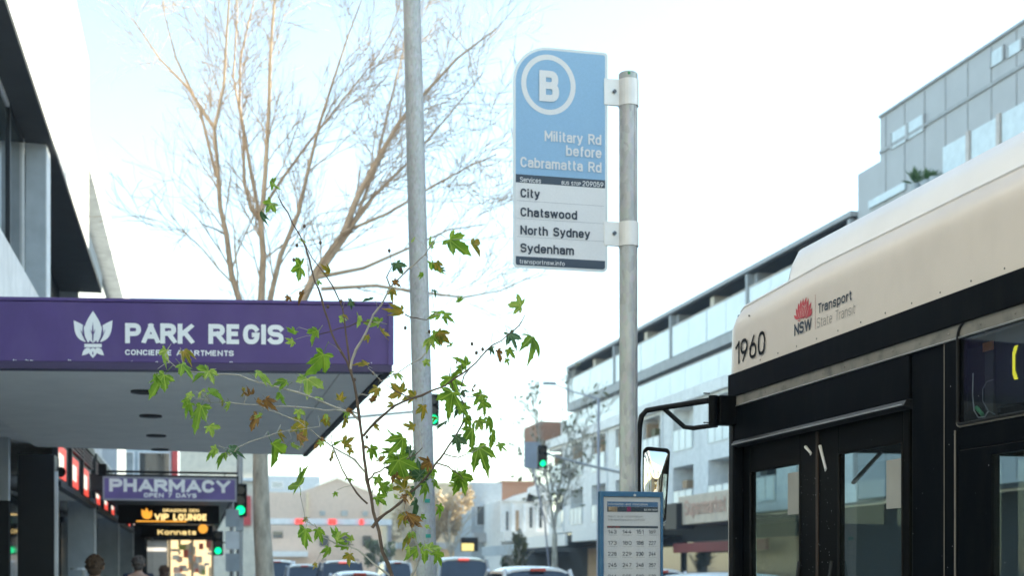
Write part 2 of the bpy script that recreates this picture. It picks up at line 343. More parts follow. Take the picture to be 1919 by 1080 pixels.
def _ribbon(P, t):
    closed = len(P) > 3 and math.dist(P[0], P[-1]) < 1e-6; n = len(P); L = []; Rr = []
    for i in range(n):
        a = P[i - 1] if i else (P[-2] if closed else None); b = P[i + 1] if i < n - 1 else (P[1] if closed else None); p = P[i]
        def un(u, v_):
            d = math.dist(u, v_) or 1e-9; return ((v_[0] - u[0]) / d, (v_[1] - u[1]) / d)
        d0 = un(a, p) if a else un(p, b); d1 = un(p, b) if b else d0
        m = (-(d0[1] + d1[1]), d0[0] + d1[0]); ml = math.hypot(*m) or 1e-9; m = (m[0] / ml, m[1] / ml)
        c = max(.38, m[0] * -d0[1] + m[1] * d0[0]); h = t / 2 / c
        L.append((p[0] + m[0] * h, p[1] + m[1] * h)); Rr.append((p[0] - m[0] * h, p[1] - m[1] * h))
    return L, Rr
def text(s, P0, P1, cap, m, parent, wt=.13, name='lettering', up=Vector((0, 0, 1)), lift=.001, gap=.17, normal=None, slant=0.):
    """flat lettering: baseline from P0 to P1 (3-D), capitals cap metres tall, stroke wt*cap, lifted off the face towards the reader"""
    xd = (P1 - P0); W = xd.length; xd.normalize(); n = normal or xd.cross(up).normalized(); t = wt * cap
    gl_ = [_glyph(c) for c in s]
    kern = {'r': .10, 'f': .07, 't': .04, 'T': .08, 'L': .05, 'A': .05, 'P': .03}
    tot = sum(g[0] for g in gl_) + gap * (len(s) - 1) - sum(kern.get(c, 0) for c in s[:-1])
    k = (W - t * (1 + .55 * (len(s) - 1))) / tot; ky = cap - t; x = t / 2; V = []; F = []; lay = 0; o = None
    def flush():
        mb = MB(); mb.v = [tuple(p) for p in V]; mb.f = list(F); V.clear(); F.clear()
        return mb.build(name, m, parent)
    for g, ch in zip(gl_, s):
        if ch == ' ' and V: o = flush()
        parts = []
        for st in g[1]:
            cur = [st[0]]
            for i in range(1, len(st)):
                cur.append(st[i])
                if i < len(st) - 1:
                    ux, uy = st[i][0] - st[i - 1][0], st[i][1] - st[i - 1][1]; wx, wy = st[i + 1][0] - st[i][0], st[i + 1][1] - st[i][1]
                    if (ux * wx + uy * wy) < -.12 * (math.hypot(ux, uy) * math.hypot(wx, wy) + 1e-9): parts.append(cur); cur = [st[i]]
            parts.append(cur)
        lo = None if ch in 'pgy/' else 0
        for st in parts:
            q = [(x + a * k + slant * b * cap, t / 2 + b * ky) for a, b in st]
            if len(q) == 2 or math.dist(q[0], q[-1]) > 1e-6:      # square the open ends out by half a stroke
                for e_, f_ in ((0, 1), (-1, -2)):
                    d = math.dist(q[e_], q[f_]) or 1e-9
                    if (q[e_][1] <= t / 2 + 1e-6 or q[e_][1] >= cap - t / 2 - 1e-6 or True) and abs(q[e_][0] - q[f_][0]) < d * .95: q[e_] = (q[e_][0] + (q[e_][0] - q[f_][0]) / d * t / 2, q[e_][1] + (q[e_][1] - q[f_][1]) / d * t / 2)
            L, Q = _ribbon(q, t); b0 = len(V); nn = len(q); lay = (lay + 1) % 7; off = lift + lay * max(.00004, cap * .004)
            L, Q = [[(a_[0], min(cap, a_[1]) if lo is None else min(cap, max(lo, a_[1]))) for a_ in z_] for z_ in (L, Q)]
            for i_, (a_, b_) in enumerate(zip(L, Q)): o2 = off + i_ * cap * .0007; V.append(P0 + xd * a_[0] + up * a_[1] + n * o2); V.append(P0 + xd * b_[0] + up * b_[1] + n * o2)
            F += [(b0 + 2 * i, b0 + 2 * i + 1, b0 + 2 * i + 3, b0 + 2 * i + 2) for i in range(nn - 1)]
        x += (g[0] + gap - kern.get(ch, 0)) * k + .55 * t
    return flush() if V else o
def ptext(s, xl, yl, xr, yr, cappx, hit, m, parent, **k):
    P0, P1 = hit(xl, yl), hit(xr, yr); P1.z = P0.z
    return text(s, P0, P1, cappx * depth(P0) / 2500.0, m, parent, **k)
def leafshape(b, t, wdt, n=8):
    """pointed-oval outline from base b to tip t in 2-D"""
    bx_, by_ = b; dx, dy = t[0] - bx_, t[1] - by_; L = math.hypot(dx, dy); nx, ny = -dy / L, dx / L; out = []
    for i in range(n + 1):
        s = i / n; wv = wdt / 2 * math.sin(math.pi * s ** .8); out.append((bx_ + dx * s + nx * wv, by_ + dy * s + ny * wv))
    for i in range(n - 1, 0, -1):
        s = i / n; wv = wdt / 2 * math.sin(math.pi * s ** .8); out.append((bx_ + dx * s - nx * wv, by_ + dy * s - ny * wv))
    return out

# ================================================================== THE SETTING
def sheet(name, m, x0, x1, y0, y1, z):
    return MB().add([(x0, y0, z), (x1, y0, z), (x1, y1, z), (x0, y1, z)], [(0, 1, 2, 3)]).build(name, m, kind='structure')
KX = 2.35
sheet('ground', 'ground', -3000, 3000, -3000, 3000, -.16)
sheet('road', 'asphalt', KX, 22, -60, 400, -.14)
MB().box(-8, KX - .15, -60, 240, -.3, 0).build('pavement', 'concrete', kind='structure')
MB().box(KX - .147, KX, -60, 240, -.3, .003).build('kerb', 'kerb', kind='structure')
MB().box(22.15, 34, -60, 240, -.3, 0).build('far_pavement', 'concrete', kind='structure')
MB().box(22, 22.147, -60, 240, -.3, .003).build('far_kerb', 'kerb', kind='structure')
mb = MB()
for lx in (5.9, 9.1, 15.5, 18.7):
    for k in range(40): mb.box(lx - .06, lx + .06, -20 + k * 6, -17 + k * 6, -.139, -.136)
mb.box(12.2, 12.3, -20, 220, -.139, -.136); mb.box(12.45, 12.55, -20, 220, -.139, -.136)
mb.build('lane_markings', 'paint', kind='structure')

# ================================================================== LEFT: apartments above, canopy
XB, XW = -2.0, -2.39                      # face of building, face of its recessed windows
bl = empty('apartment_building', (-4, 15, 0), 'white rendered building with deep parapet over dark strip windows, above the purple canopy', 'building')
pm = MB(); pm.box(-9, XB, -12, 27.1, 7.77, 11.4)
pm.build('parapet_wall', 'white', bl)
MB().box(-9, XB, -12, 31.0, 3.3, 5.14).build('spandrel_wall', 'white', bl)
MB().box(-9, XB + .0, 27.13, 31.0, 7.78, 8.1).build('slab_edge', 'charcoal', bl)
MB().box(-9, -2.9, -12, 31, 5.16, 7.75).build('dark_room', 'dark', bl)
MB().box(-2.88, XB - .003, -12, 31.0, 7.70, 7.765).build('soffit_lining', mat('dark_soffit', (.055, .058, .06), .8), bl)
for k in range(20):
    y1 = 18.7 - (17 - k) * 1.5 + 1.48 * 0
    y0 = y1; y1 = y0 + 1.5
    if y0 > 29.5: break
    if 20.0 < y0 + .75 < 21.2: pass
    wn = MB().box(XW - .03, XW - .01, y0 + .03, y1 - .03, 5.2, 7.66).build('window', 'winglass', bl)
    fr = MB(); fr.box(XW - .06, XW + .02, y0 - .03, y0 + .03, 5.14, 7.70); fr.box(XW - .05, XW + .015, y0 + .03, y1 - .03, 5.142, 5.2); fr.box(XW - .05, XW + .015, y0 + .03, y1 - .03, 7.64, 7.697)
    fr.build('window_frame', 'whitetrim' if k % 2 == 0 else 'charcoal', wn)
for yy in (-8.5, 5.6, 20.35): MB().box(XW + .02, -2.10, yy, yy + .5, 5.142, 7.697).build('pilaster', 'shade', bl); MB().box(-2.098, -2.08, yy, yy + .5, 5.143, 7.696).build('pilaster_lit_face', 'whitetrim', bl)  # grey body and white sheet paint in the shaded and sunlit faces
b2 = empty('neighbouring_block', (-5, 36, 0), 'block just past the white parapet, its shade put into the grey wall colour, rough pale top edge', 'building')
MB().box(-9, -2.5, 31.02, 52, 3.6, 9.62).build('wall', 'shade', b2)  # darker wall colour stands in for the shade below the parapet
MB().box(-9, -2.5, 27.13, 31.0, 8.11, 9.62).build('wall', 'shade', b2)
MB().box(-9, -2.05, 27.13, 52, 9.63, 10.35).build('parapet_wall', streaked('rough_white_edge', (.74, .75, .76), (.45, .45, .46), .7, .8, zstretch=.6, scale=3), b2)

# canopy
can = empty('purple_canopy', (0, 14, 3.1), 'flat street canopy with purple fascia reading PARK REGIS and grey soffit', 'canopy')
ZC, ZT = 3.10, 3.665
A = at(735, 700, 10.7); Bp = at(0, 691, 10.5)
fa = Vector((A.x, A.y, 0)); fb0 = Vector((Bp.x, Bp.y, 0)); fd = (fb0 - fa).normalized()
fb = fa + fd * ((XB - fa.x) / fd.x)                       # fascia meets the building face
ra = Vector((A.x - .02, 18.7, 0)); rb = Vector((XB, 18.2, 0))
def lift(p, z): return Vector((p.x, p.y, z))
inn = Vector((0, .06, 0))
MB().prism([lift(fa + inn, ZC + .03), lift(fb + inn, ZC + .03), lift(rb, ZC + .03), lift(ra, ZC + .03)], (0, 0, .45)).build('canopy_deck', 'soffit', can)
soff = MB().prism([lift(fa + Vector((-.42, .12, 0)), ZC + .012), lift(fb + Vector((.0, .12, 0)), ZC + .012), lift(rb + Vector((0, -.05, 0)), ZC + .012), lift(ra + Vector((-.40, -.05, 0)), ZC + .012)], (0, 0, .015))
soff.build('soffit_panel', 'soffit', can)
MB().prism([lift(fa + Vector((-.385, .12, 0)), ZC + .012), lift(ra + Vector((-.365, -.05, 0)), ZC + .012), lift(ra + Vector((-.07, -.05, 0)), ZC + .012), lift(fa + Vector((-.07, .12, 0)), ZC + .012)], (0, 0, .015)).build('soffit_panel', 'soffit', can)
MB().prism([lift(fa, ZC + .06), lift(fb, ZC + .06), lift(fb + inn, ZC + .06), lift(fa + inn, ZC + .06)], (0, 0, ZT - ZC - .09)).build('fascia', 'purple', can, bevel=.004)
o_ = Vector((0, -.012, 0))
MB().prism([lift(fa + o_, ZT - .028), lift(fb + o_, ZT - .028), lift(fb + inn, ZT - .028), lift(fa + inn, ZT - .028)], (0, 0, .028)).build('top_trim', 'purple', can, bevel=.004)
MB().prism([lift(fa + o_, ZC), lift(fb + o_, ZC), lift(fb + inn * 2, ZC), lift(fa + inn * 2, ZC)], (0, 0, .058)).build('drip_edge', 'purpledark', can)
MB().prism([lift(fa + Vector((-.06, .062, 0)), ZC - .005), lift(ra + Vector((-.06, 0, 0)), ZC - .005), lift(ra, ZC - .005), lift(fa + Vector((0, .062, 0)), ZC - .005)], (0, 0, .09)).build('edge_beam', 'black', can)
MB().prism([lift(fa + Vector((.01, 0, 0)), ZC + .06), lift(ra + Vector((.01, 0, 0)), ZC + .06), lift(ra, ZC + .06), lift(fa, ZC + .06)], (0, 0, ZT - ZC - .06)).build('side_fascia', 'purple', can)
MB().prism([lift(fa + o_ + Vector((-.03, 0, 0)), ZC + .058), lift(fa + o_ + Vector((.012, 0, 0)), ZC + .058), lift(fa + Vector((.012, 0, 0)), ZC + .058), lift(fa + Vector((-.03, 0, 0)), ZC + .058)], (0, 0, ZT - ZC - .087)).build('corner_trim', 'purple', can)
# chipped paint flecks along bottom edge
fl = MB(); rr = random.Random(5)
n_f = Vector((fd.y, -fd.x, 0)); n_f = n_f if n_f.y < 0 else -n_f
for k in range(16):
    t0 = rr.uniform(0, 3.4) if rr.random() < .5 else rr.choice([.35, 1.3, 2.45, 2.9]) + rr.uniform(-.12, .12)
    p = fa + fd * t0 + n_f * .0015; q = p + fd * rr.uniform(.005, .028); z = ZC + .062 + rr.uniform(0, .008)
    fl.add([lift(p, z), lift(q, z), lift(q, z + rr.uniform(.003, .010)), lift(p, z + rr.uniform(.003, .009))], [(0, 1, 2, 3)])
fl.build('paint_chips', 'letter', can, kind='stuff')
for k, yy in enumerate((12.35, 14.25, 16.3, 18.2 - .05)):
    dl = MB().tube([(-.44, yy, ZC - .006), (-.44, yy, ZC + .05)], .115, 20).build('downlight', 'charcoal', can)
    MB().tube([(-.44, yy, ZC - .009), (-.44, yy, ZC - .006)], .085, 20).build('lens', 'black', dl)
hitF = lambda x, y: onP(x, y, fa + n_f * .002, n_f)
ptext('PARK', 235, 643.7, 364, 644.3, 38, hitF, 'letter', can, wt=0.235)
ptext('REGIS', 391, 645, 532, 646, 37.5, hitF, 'letter', can, wt=0.235)
ptext('CONCIERGE APARTMENTS', 235, 666, 438.5, 668, 10.5, hitF, 'letter', can, wt=0.22)
def zf(x, y, s=3.375, y0=540): return hitF(x / s, y0 + y / s)
fm = MB(); vm = MB()
for b, t, wd in (((590, 350), (590, 145), 108), ((565, 345), (468, 205), 82), ((615, 345), (714, 205), 82), ((590, 378), (590, 444), 52), ((572, 380), (520, 428), 36), ((608, 380), (660, 428), 36)):
    kk = kk + 1 if 'kk' in globals() else 0; P = [zf(*q) + n_f * (.001 + .0006 * kk) for q in leafshape(b, t, wd)]; fm.add(P, [tuple(range(len(P)))])
P = [zf(*q) + n_f * .001 for q in ((535, 354), (645, 354), (645, 376), (535, 376))]; fm.add(P, [(0, 1, 2, 3)])
for b, t, wd in (((590, 350), (590, 215), 9), ((590, 300), (575, 262), 5), ((590, 300), (606, 262), 5), ((545, 335), (510, 262), 6), ((636, 335), (671, 262), 6), ((590, 425), (590, 402), 8)):
    P = [zf(*q) + n_f * .0065 for q in leafshape(b, t, wd)]; vm.add(P, [tuple(range(len(P)))])
for sgn in (-1, 1):
    P = [zf(590 + sgn * q[0], q[1]) + n_f * .0065 for q in ((30, 350), (50, 310), (58, 262), (54, 230), (62, 240), (66, 275), (56, 320), (38, 352))]; vm.add(P, [tuple(range(8))])
fm.build('flower_logo', 'letter', can); vm.build('logo_veins', 'purple', can)

# piers and shopfront beneath, beyond the canopy
sb = empty('shopfront_row', (-3, 30, 0), 'row of dark shopfronts between grey piers with red lightboxes, behind the pharmacy sign', 'building')
for i, (D_, m_) in enumerate(((18.75, 'charcoal'), (26, 'shade'), (34, 'shade'), (42, 'shade'))):
    y = onX(103, 1072, -1.9).y if i == 0 else D_ * 1.043
    p = MB().box(-2.39, -1.905, y, y + .7, 0, 2.93 if i else 3.14).build('pier', m_, sb, bevel=.01)
    MB().box(-1.903, -1.86, y - .02, y + .06, 0, 2.9).build('pier_trim', 'whitetrim', p)
ps = [19.6, 27.1, 35.4, 43.8, 52]
MB().box(-3.6, -3.4, 10, 52, 0, 3.05).build('back_wall', 'dark', sb)
MB().box(-3.4, -1.96, 10, 52, 3.9, 4.0).build('awning_lining', 'soffit', sb)
for a, b in zip(ps[:-1], ps[1:]):
    MB().box(-1.98, -1.86, a + .5, b - .1, 2.72, 2.80).build('transom', 'charcoal', sb)
    MB().box(-1.95, -1.88, a + .5, b - .1, 3.72, 3.84).build('head_rail', 'charcoal', sb)
    MB().box(-3.3, -2.0, a + .2, b - .05, 2.86, 2.9).build('lintel', 'soffit', sb)
    n = 3; w_ = (b - a - .7) / n
    for k in range(n):
        y0 = a + .55 + k * w_
        MB().box(-1.965, -1.90, y0 - .07, y0, 2.80, 3.72).build('post', 'charcoal', sb)
        lb = MB().box(-1.985, -1.955, y0 + .01, y0 + w_ - .08, 2.81, 3.70).build('lightbox_case', 'charcoal', sb); MB().box(-1.954, -1.94, y0 + .25, y0 + w_ * .72, 2.9, 3.38).build('lightbox', 'redbox', lb)
        MB().box(-1.939, -1.93, y0 + .4, y0 + w_ * .5, 3.0, 3.25).build('print_panel', 'whitebox', lb)
        for q_ in range(4): MB().box(-1.954, -1.90, y0 + .02, y0 + w_ - .1, 3.46 + q_ * .065, 3.485 + q_ * .065).build('slat', mat('dark_red_slat', (.10, .02, .025), .5), lb)
    MB().box(-2.6, -2.58, a + .8, b - .4, .1, 2.68).build('shop_window', 'winglass', sb)
MB().prism([(-2.57, 22.8, 1.2), (-2.57, 25.6, 1.2), (-2.57, 25.3, 2.1), (-2.57, 23.4, 2.25)], (.01, 0, 0)).build('window_graphic', mat('olive_graphic', (.12, .10, .01), .6, var=.6, scale=7), sb)
tb = empty('pavement_table', (-1.75, 22.4, 0), 'small white round table standing by the first grey pier', 'table')
MB().tube([(-1.78, 23.2, 1.52), (-1.78, 23.2, 1.56)], .22, 18).build('table_top', 'whitetrim', tb); MB().tube([(-1.78, 23.2, .02), (-1.78, 23.2, 1.52)], .04, 10).build('leg', 'whitetrim', tb); MB().tube([(-1.78, 23.2, 0), (-1.78, 23.2, .03)], .18, 18).build('base', 'whitetrim', tb)
wl = empty('white_side_wall', (-3.2, 18.6, 0), 'pale rendered wall left of the first dark pier under the canopy', 'wall')
MB().box(-3.35, -2.42, 18.9, 19.1, 2.45, 3.6).build('panel', 'shade', wl); MB().box(-3.35, -2.42, 18.95, 19.1, 0, 2.44).build('panel', 'dark', wl)
sp = empty('wall_spotlight', tuple(at(102, 885, 19.5)), 'black spotlight on a bracket beside the first dark pier', 'lamp')
c = at(103, 884, 19.3); MB().tube([c, c + Vector((.10, -.15, -.02))], [.05, .075], 14).build('lamp_head', 'black', sp, smooth=True); MB().box(c.x - .06, c.x + .0, c.y - .02, c.y + .04, c.z - .22, c.z + .06).build('bracket', 'black', sp)

# pharmacy sign
hp = 22.5
def hitY(Y): return lambda x, y: onY(x, y, Y)
def hanging_sign(name, x0, y0, x1, y1, D_, face, label, thick=.16, frame='framegrey', fw=.03):
    Pc = at((x0 + x1) / 2, y1, D_); Y = Pc.y; a, b = onY(x0, y1, Y), onY(x1, y0, Y)
    b = Vector((b.x, Y, a.z + (y1 - y0) * D_ / 2500))
    r = empty(name, ((a.x + b.x) / 2, Y, a.z), label, 'sign')
    MB().box(a.x + fw, b.x - fw, Y - .004, Y + thick - .01, a.z + fw, b.z - fw).build('sign_face', face, r)
    f = MB(); f.box(a.x, b.x, Y - .012, Y + thick, a.z, a.z + fw); f.box(a.x, b.x, Y - .012, Y + thick, b.z - fw, b.z); f.box(a.x, a.x + fw, Y - .012, Y + thick, a.z + fw, b.z - fw); f.box(b.x - fw, b.x, Y - .012, Y + thick, a.z + fw, b.z - fw)
    f.build('sign_frame', frame, r)
    return r, Y - .004, a, b
r, Yp, a, b = hanging_sign('pharmacy_sign', 193, 894, 444, 938, hp, 'purplesign', 'purple hanging lightbox sign reading PHARMACY OPEN 7 DAYS')
ptext('PHARMACY', 205, 922, 432, 922, 24.5, hitY(Yp), 'letter', r, wt=0.27)
ptext('OPEN 7 DAYS', 270, 933, 369, 933, 8.5, hitY(Yp), 'letter', r, wt=0.26)
P0, P1 = onY(196, 884, Yp + .1), onY(446, 880, Yp + .1); P1.z = P0.z
MB().tube([P0, P1], .02, 8).build('hanging_rail', 'black', r)
MB().box(P0.x - .09, P0.x + .04, P0.y - .08, P0.y + .08, P0.z - .09, P0.z + .12).build('rail_bracket', 'black', r)
for k in (.08, .42, .9):
    q = P0.lerp(P1, k); MB().tube([q, (q.x, q.y, b.z)], .008, 6).build('hanger', 'black', r)
r, Yp, a, b = hanging_sign('lounge_sign', 222, 947, 411, 982, 27.5, 'black', 'black hanging sign with orange lettering reading VIP LOUNGE', frame='black')
ptext('DRAGONS DEN', 306, 960.5, 373, 960.5, 6.2, hitY(Yp), 'gold', r, wt=0.2)
ptext('VIP LOUNGE', 290, 976, 389, 976, 12.5, hitY(Yp), 'gold', r, wt=0.27)
q0, q1 = onY(256, 979, Yp), onY(350, 976, Yp); MB().box(q0.x, q1.x, Yp - .004, Yp, q0.z, q0.z + .03).build('underline', 'orange', r)
mb = MB()
for b_, t_, w_ in (((275, 974), (266, 955), 10), ((276, 974), (275, 952), 10), ((278, 974), (285, 957), 9)):
    P = [onY(x, y, Yp) + Vector((0, -.003, 0)) for x, y in leafshape(b_, t_, w_)]; mb.add(P, [tuple(range(len(P)))])
mb.build('emblem', 'orange', r)
r, Yp, a, b = hanging_sign('awning_sign', 264, 985, 399, 1008, 34, 'black', 'black sign with slanted gold lettering and orange disc below the lounge sign', frame='black')
ptext('Konnats', 296, 1003, 368, 1002, 9.5, hitY(Yp), 'gold', r, wt=0.2)
c = onY(381, 992, Yp); MB().tube([c + Vector((0, -.01, 0)), c + Vector((0, -.003, 0))], .12, 20).build('emblem', 'orange', r)

aw = empty('dark_awning', (-.4, 40, 3), 'dark flat awning over the footpath behind the hanging signs', 'awning')
MB().box(-1.85, .75, 25.5, 52, 3.02, 3.10).build('awning_deck', 'black', aw); MB().box(-1.85, .80, 25.42, 25.5, 2.98, 3.28).build('fascia', 'charcoal', aw); MB().box(.76, .80, 25.5, 52, 2.98, 3.28).build('side_fascia', 'charcoal', aw)
for k in range(5): MB().box(-.6 + .0, -.35, 27 + k * 5, 27.4 + k * 5, 2.985, 3.015).build('downlight', 'gold', aw)
# dark mass of shops left of lit store
ds = empty('dark_shop_block', (-1.6, 46, 0), 'black fronted shop beside the warmly lit store', 'building')
MB().box(-3.3, -1.55, 44.6, 53, 0, 3.0).build('wall', 'dark', ds); MB().box(-1.54, -1.50, 45, 52, .3, 2.6).build('shop_window', 'winglass', ds)

# lit store
ls = empty('lit_store', (-.6, 54, 0), 'warmly lit shop interior facing the camera beyond the hanging signs', 'shop')
Ys = 55.0; a = onY(266, 1072, Ys); b = onY(402, 1072, Ys)
MB().box(a.x, b.x, Ys + 3.0, Ys + 3.1, 0, 3.0).build('back_wall', 'shopglow', ls)  # the wall itself glows, in place of the shop's lamps
MB().box(a.x, b.x, Ys, Ys + 3, 2.94, 3.05).build('ceiling', 'whitetrim', ls)
MB().box(a.x - .1, b.x + .1, Ys - .1, Ys, 2.75, 3.6).build('shop_fascia', 'black', ls)
MB().box(a.x, a.x + 1.0, Ys, Ys + .1, 0, 2.75).build('door_panel', mat('beige_panel', (.45, .38, .32), .6), ls)
MB().box(a.x + .35, a.x + .95, Ys - .01, Ys - .002, 2.3, 2.45).build('notice', 'whitebox', ls)
for k, xx in enumerate((a.x + 1.02, (a.x + b.x) / 2 + .5, b.x - .12)): MB().box(xx, xx + .1, Ys, Ys + .08, 0, 2.75).build('door_frame', 'timber', ls)
for k in range(46):
    xx = rnd.uniform(a.x + 1.1, b.x - .2); zz = rnd.uniform(1.2, 2.5)
    mm = rnd.choice([mat('shop_goods_' + n, c, .6) for n, c in (('white', (.8, .78, .72)), ('red', (.6, .14, .10)), ('cream', (.8, .7, .55)), ('green', (.45, .5, .15)), ('tan', (.7, .52, .32)), ('pink', (.7, .5, .42)), ('grey', (.45, .43, .42)))])
    yy = Ys + rnd.uniform(.8, 2.6)
    MB().box(xx, xx + rnd.uniform(.08, .35), yy, yy + .2, zz, zz + rnd.uniform(.1, .4)).build('shop_goods', mm, ls, bevel=.01)

# buildings above awning, far left
def facade(name, x0, x1, ytop, D_, wallm, label, cat='building', deep=8, rows=(), base=0):
    """box building facing the camera's side of the street; rows = [(px0, px1, py_top, py_bottom, material, part)]"""
    c = at((x0 + x1) / 2, 1072, D_); Y = c.y; a, b = onY(x0, 1072, Y), onY(x1, 1072, Y); zt = CAM_H + (1072 - ytop) * D_ / 2500
    r = empty(name, (c.x, Y + deep / 2, 0), label, cat)
    MB().box(a.x, b.x, Y, Y + deep, base, zt).build('wall', wallm, r)
    for (p0, p1, q0, q1, m_, nm) in rows:
        A0, B0 = onY(p0, q1, Y), onY(p1, q0, Y); zb, zt_ = CAM_H + (1072 - q1) * D_ / 2500, CAM_H + (1072 - q0) * D_ / 2500
        sc = D_ / 2500
        if nm == 'window':
            wv = MB().box(A0.x, B0.x, Y - .03, Y - .01, zb, zt_).build('window', m_, r)
            f = MB(); t = max(.06, sc * 1.2)
            f.box(A0.x - t, B0.x + t, Y - .10, Y - .001, zt_, zt_ + t); f.box(A0.x - t, B0.x + t, Y - .14, Y - .001, zb - t, zb); f.box(A0.x - t, A0.x, Y - .10, Y - .001, zb, zt_); f.box(B0.x, B0.x + t, Y - .10, Y - .001, zb, zt_)
            f.build('window_frame', 'whitetrim', wv)
        else:
            MB().box(A0.x, B0.x, Y - (.9 if nm == 'awning' else .25), Y - .002, zb, zt_).build(nm, m_, r)
    return r
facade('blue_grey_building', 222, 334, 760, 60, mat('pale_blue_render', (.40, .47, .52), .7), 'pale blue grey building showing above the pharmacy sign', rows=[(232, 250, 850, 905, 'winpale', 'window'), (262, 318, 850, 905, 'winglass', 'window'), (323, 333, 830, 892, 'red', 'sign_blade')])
facade('cream_building', 336, 482, 720, 80, mat('cream_render', (.74, .66, .54), .8), 'bright cream building between the pharmacy sign and the tree trunk', rows=[(350, 372, 780, 840, 'winpale', 'window'), (395, 417, 780, 840, 'winpale', 'window'), (438, 460, 780, 840, 'winpale', 'window'), (342, 480, 896, 902, 'whitetrim', 'cornice'), (350, 372, 915, 960, 'winglass', 'window'), (452, 470, 930, 985, 'red', 'banner')])

# ================================================================== RIGHT: long apartment building
XR = 25.0
def Yr(px): return onX(px, 1072, XR).y
rb_ = empty('balcony_apartments', (30, 68, 0), 'long white apartment building with frosted glass balconies and thin grey roof', 'building')
Yfar, Ynear, Ypen = 93.5, 47.3, 88.0
MB().box(XR + 2.4, XR + 12, Ynear, Ypen, 12.5, 15.2).build('penthouse_wall', 'greyclad', rb_)
MB().box(XR - .25, XR + 12, Ynear, Ypen, 15.32, 15.52).build('roof', 'roofgrey', rb_)
MB().box(XR - .1, XR + 2.4, Ynear, Ypen, 15.24, 15.318).build('roof_soffit', 'black', rb_)
MB().box(XR - .2, XR + 12, Ynear - .0, Ypen, 12.42, 12.92).build('floor_slab', 'roofgrey', rb_)
fins = [88.0 - .15, 77.5, 67.6, 57.4, 47.5]
for y in fins: MB().box(XR - .22, XR + 2.4, y - .12, y + .12, 12.93, 15.235).build('fin_wall', 'roofgrey', rb_)
for a, b in zip(fins[1:], fins[:-1]):
    mid = (a + b) / 2
    MB().box(XR + .15, XR + 1.4, mid - .25, mid + .25, 12.93, 15.235).build('column', mat('cream_column', (.62, .55, .46), .8), rb_)
    MB().box(XR + .1, XR + 2.38, b - .5, b - .13, 12.93, 15.23).build('divider_wall', 'roofgrey', rb_)
    for (s, e) in ((a + .14, mid - .02), (mid + .02, b - .14)):
        n = 2; wd = (e - s) / n
        for k in range(n):
            MB().box(XR - .15, XR - .13, s + k * wd + .02, s + (k + 1) * wd - .02, 12.98, 14.55).build('balcony_panel', 'baluglass', rb_)
        MB().box(XR + 2.34, XR + 2.37, s + .4, e - .5, 12.95, 15.0).build('window', 'winpale', rb_)
        MB().box(XR + 2.30, XR + 2.335, s + .8, s + 1.6, 12.95, 15.0).build('curtain', 'curtain', rb_)
        MB().box(XR + 2.29, XR + 2.335, (s + e) / 2 - .1, (s + e) / 2 + .1, 12.95, 15.1).build('mullion', 'charcoal', rb_)
# floor under: wide frosted balcony with planting
MB().box(XR + .9, XR + 12, Ynear, Yfar, 9.2, 12.40).build('wall', 'white', rb_)
MB().box(XR - .25, XR + .9, Ynear, Yfar, 10.35, 10.95).build('floor_slab', 'white', rb_)
n = 18; wd = (Ypen - Ynear) / n
for k in range(n): MB().box(XR - .18, XR - .16, Ynear + k * wd + .02, Ynear + (k + 1) * wd - .02, 10.98, 12.1).build('balcony_panel', 'baluglass', rb_)
pl = MB(); rr = random.Random(8)
for k in range(500):
    y = rr.choice([69, 71.5, 73, 86, 90]) + rr.gauss(0, .8); z = rr.uniform(11, 12.4); x = XR + .3 + rr.uniform(-.2, .3); s = rr.uniform(.05, .14)
    pl.add([(x, y, z), (x + rr.uniform(-s, s), y + s, z + rr.uniform(-s, s)), (x, y + rr.uniform(-s, s), z + s)], [(0, 1, 2)])
pl.build('planter_foliage', 'foliage', rb_, kind='stuff')
# two storeys of punched openings
MB().box(XR, XR + 1.2, Ynear, Yfar, 8.42 + 1.75, 10.34).build('spandrel_wall', 'white', rb_)
MB().box(XR + 1.2, XR + 12, Ynear, Yfar, 4.9, 9.18).build('inner_wall', 'white', rb_)
MB().box(XR, XR + 1.2, Ynear, Yfar, 7.05, 8.25).build('spandrel_wall', 'white', rb_)
MB().box(XR, XR + 1.2, Ynear, Yfar, 4.2, 5.0).build('spandrel_wall', 'white', rb_)
pc = [68.7 + 5.03 * k for k in range(-4, 5)]
for y in pc:
    for z0, z1 in ((5.0, 7.05), (8.25, 10.17)):
        MB().box(XR, XR + 1.2, y - 1.0, y + 1.0, z0 + .001, z1 - .001).build('wall_pier', 'white', rb_)
for y in [p + 2.5 for p in pc]:
    for z0, z1 in ((5.0, 7.05), (8.25, 10.17)):
        wv = MB().box(XR + 1.1, XR + 1.18, y - 1.4, y + 1.4, z0 + .01, z1 - .15).build('window', 'winpale', rb_)
        MB().box(XR + 1.0, XR + 1.09, y - .3, y + .05, z0 + .01, z1 - .1).build('mullion', 'whitetrim', wv)
        MB().box(XR + 1.02, XR + 1.08, y + .3, y + 1.1, z0 + .01, z1 - .2).build('curtain', 'curtain', wv)
        if z0 > 6 and y > 70: MB().box(XR + .2, XR + 1.1, y + 1.28, y + 1.46, z0 + .01, z1 - .2).build('timber_reveal', 'timber', rb_)
        MB().box(XR - .06, XR - .03, y - 1.48, y + 1.48, z0 - .35, z0 + .75).build('balcony_panel', 'baluglass', rb_)
MB().box(XR - .6, XR + 2, 93.6, 98.5, 11.0, 12.4).build('brown_box', 'brick', rb_)
rr = random.Random(14)
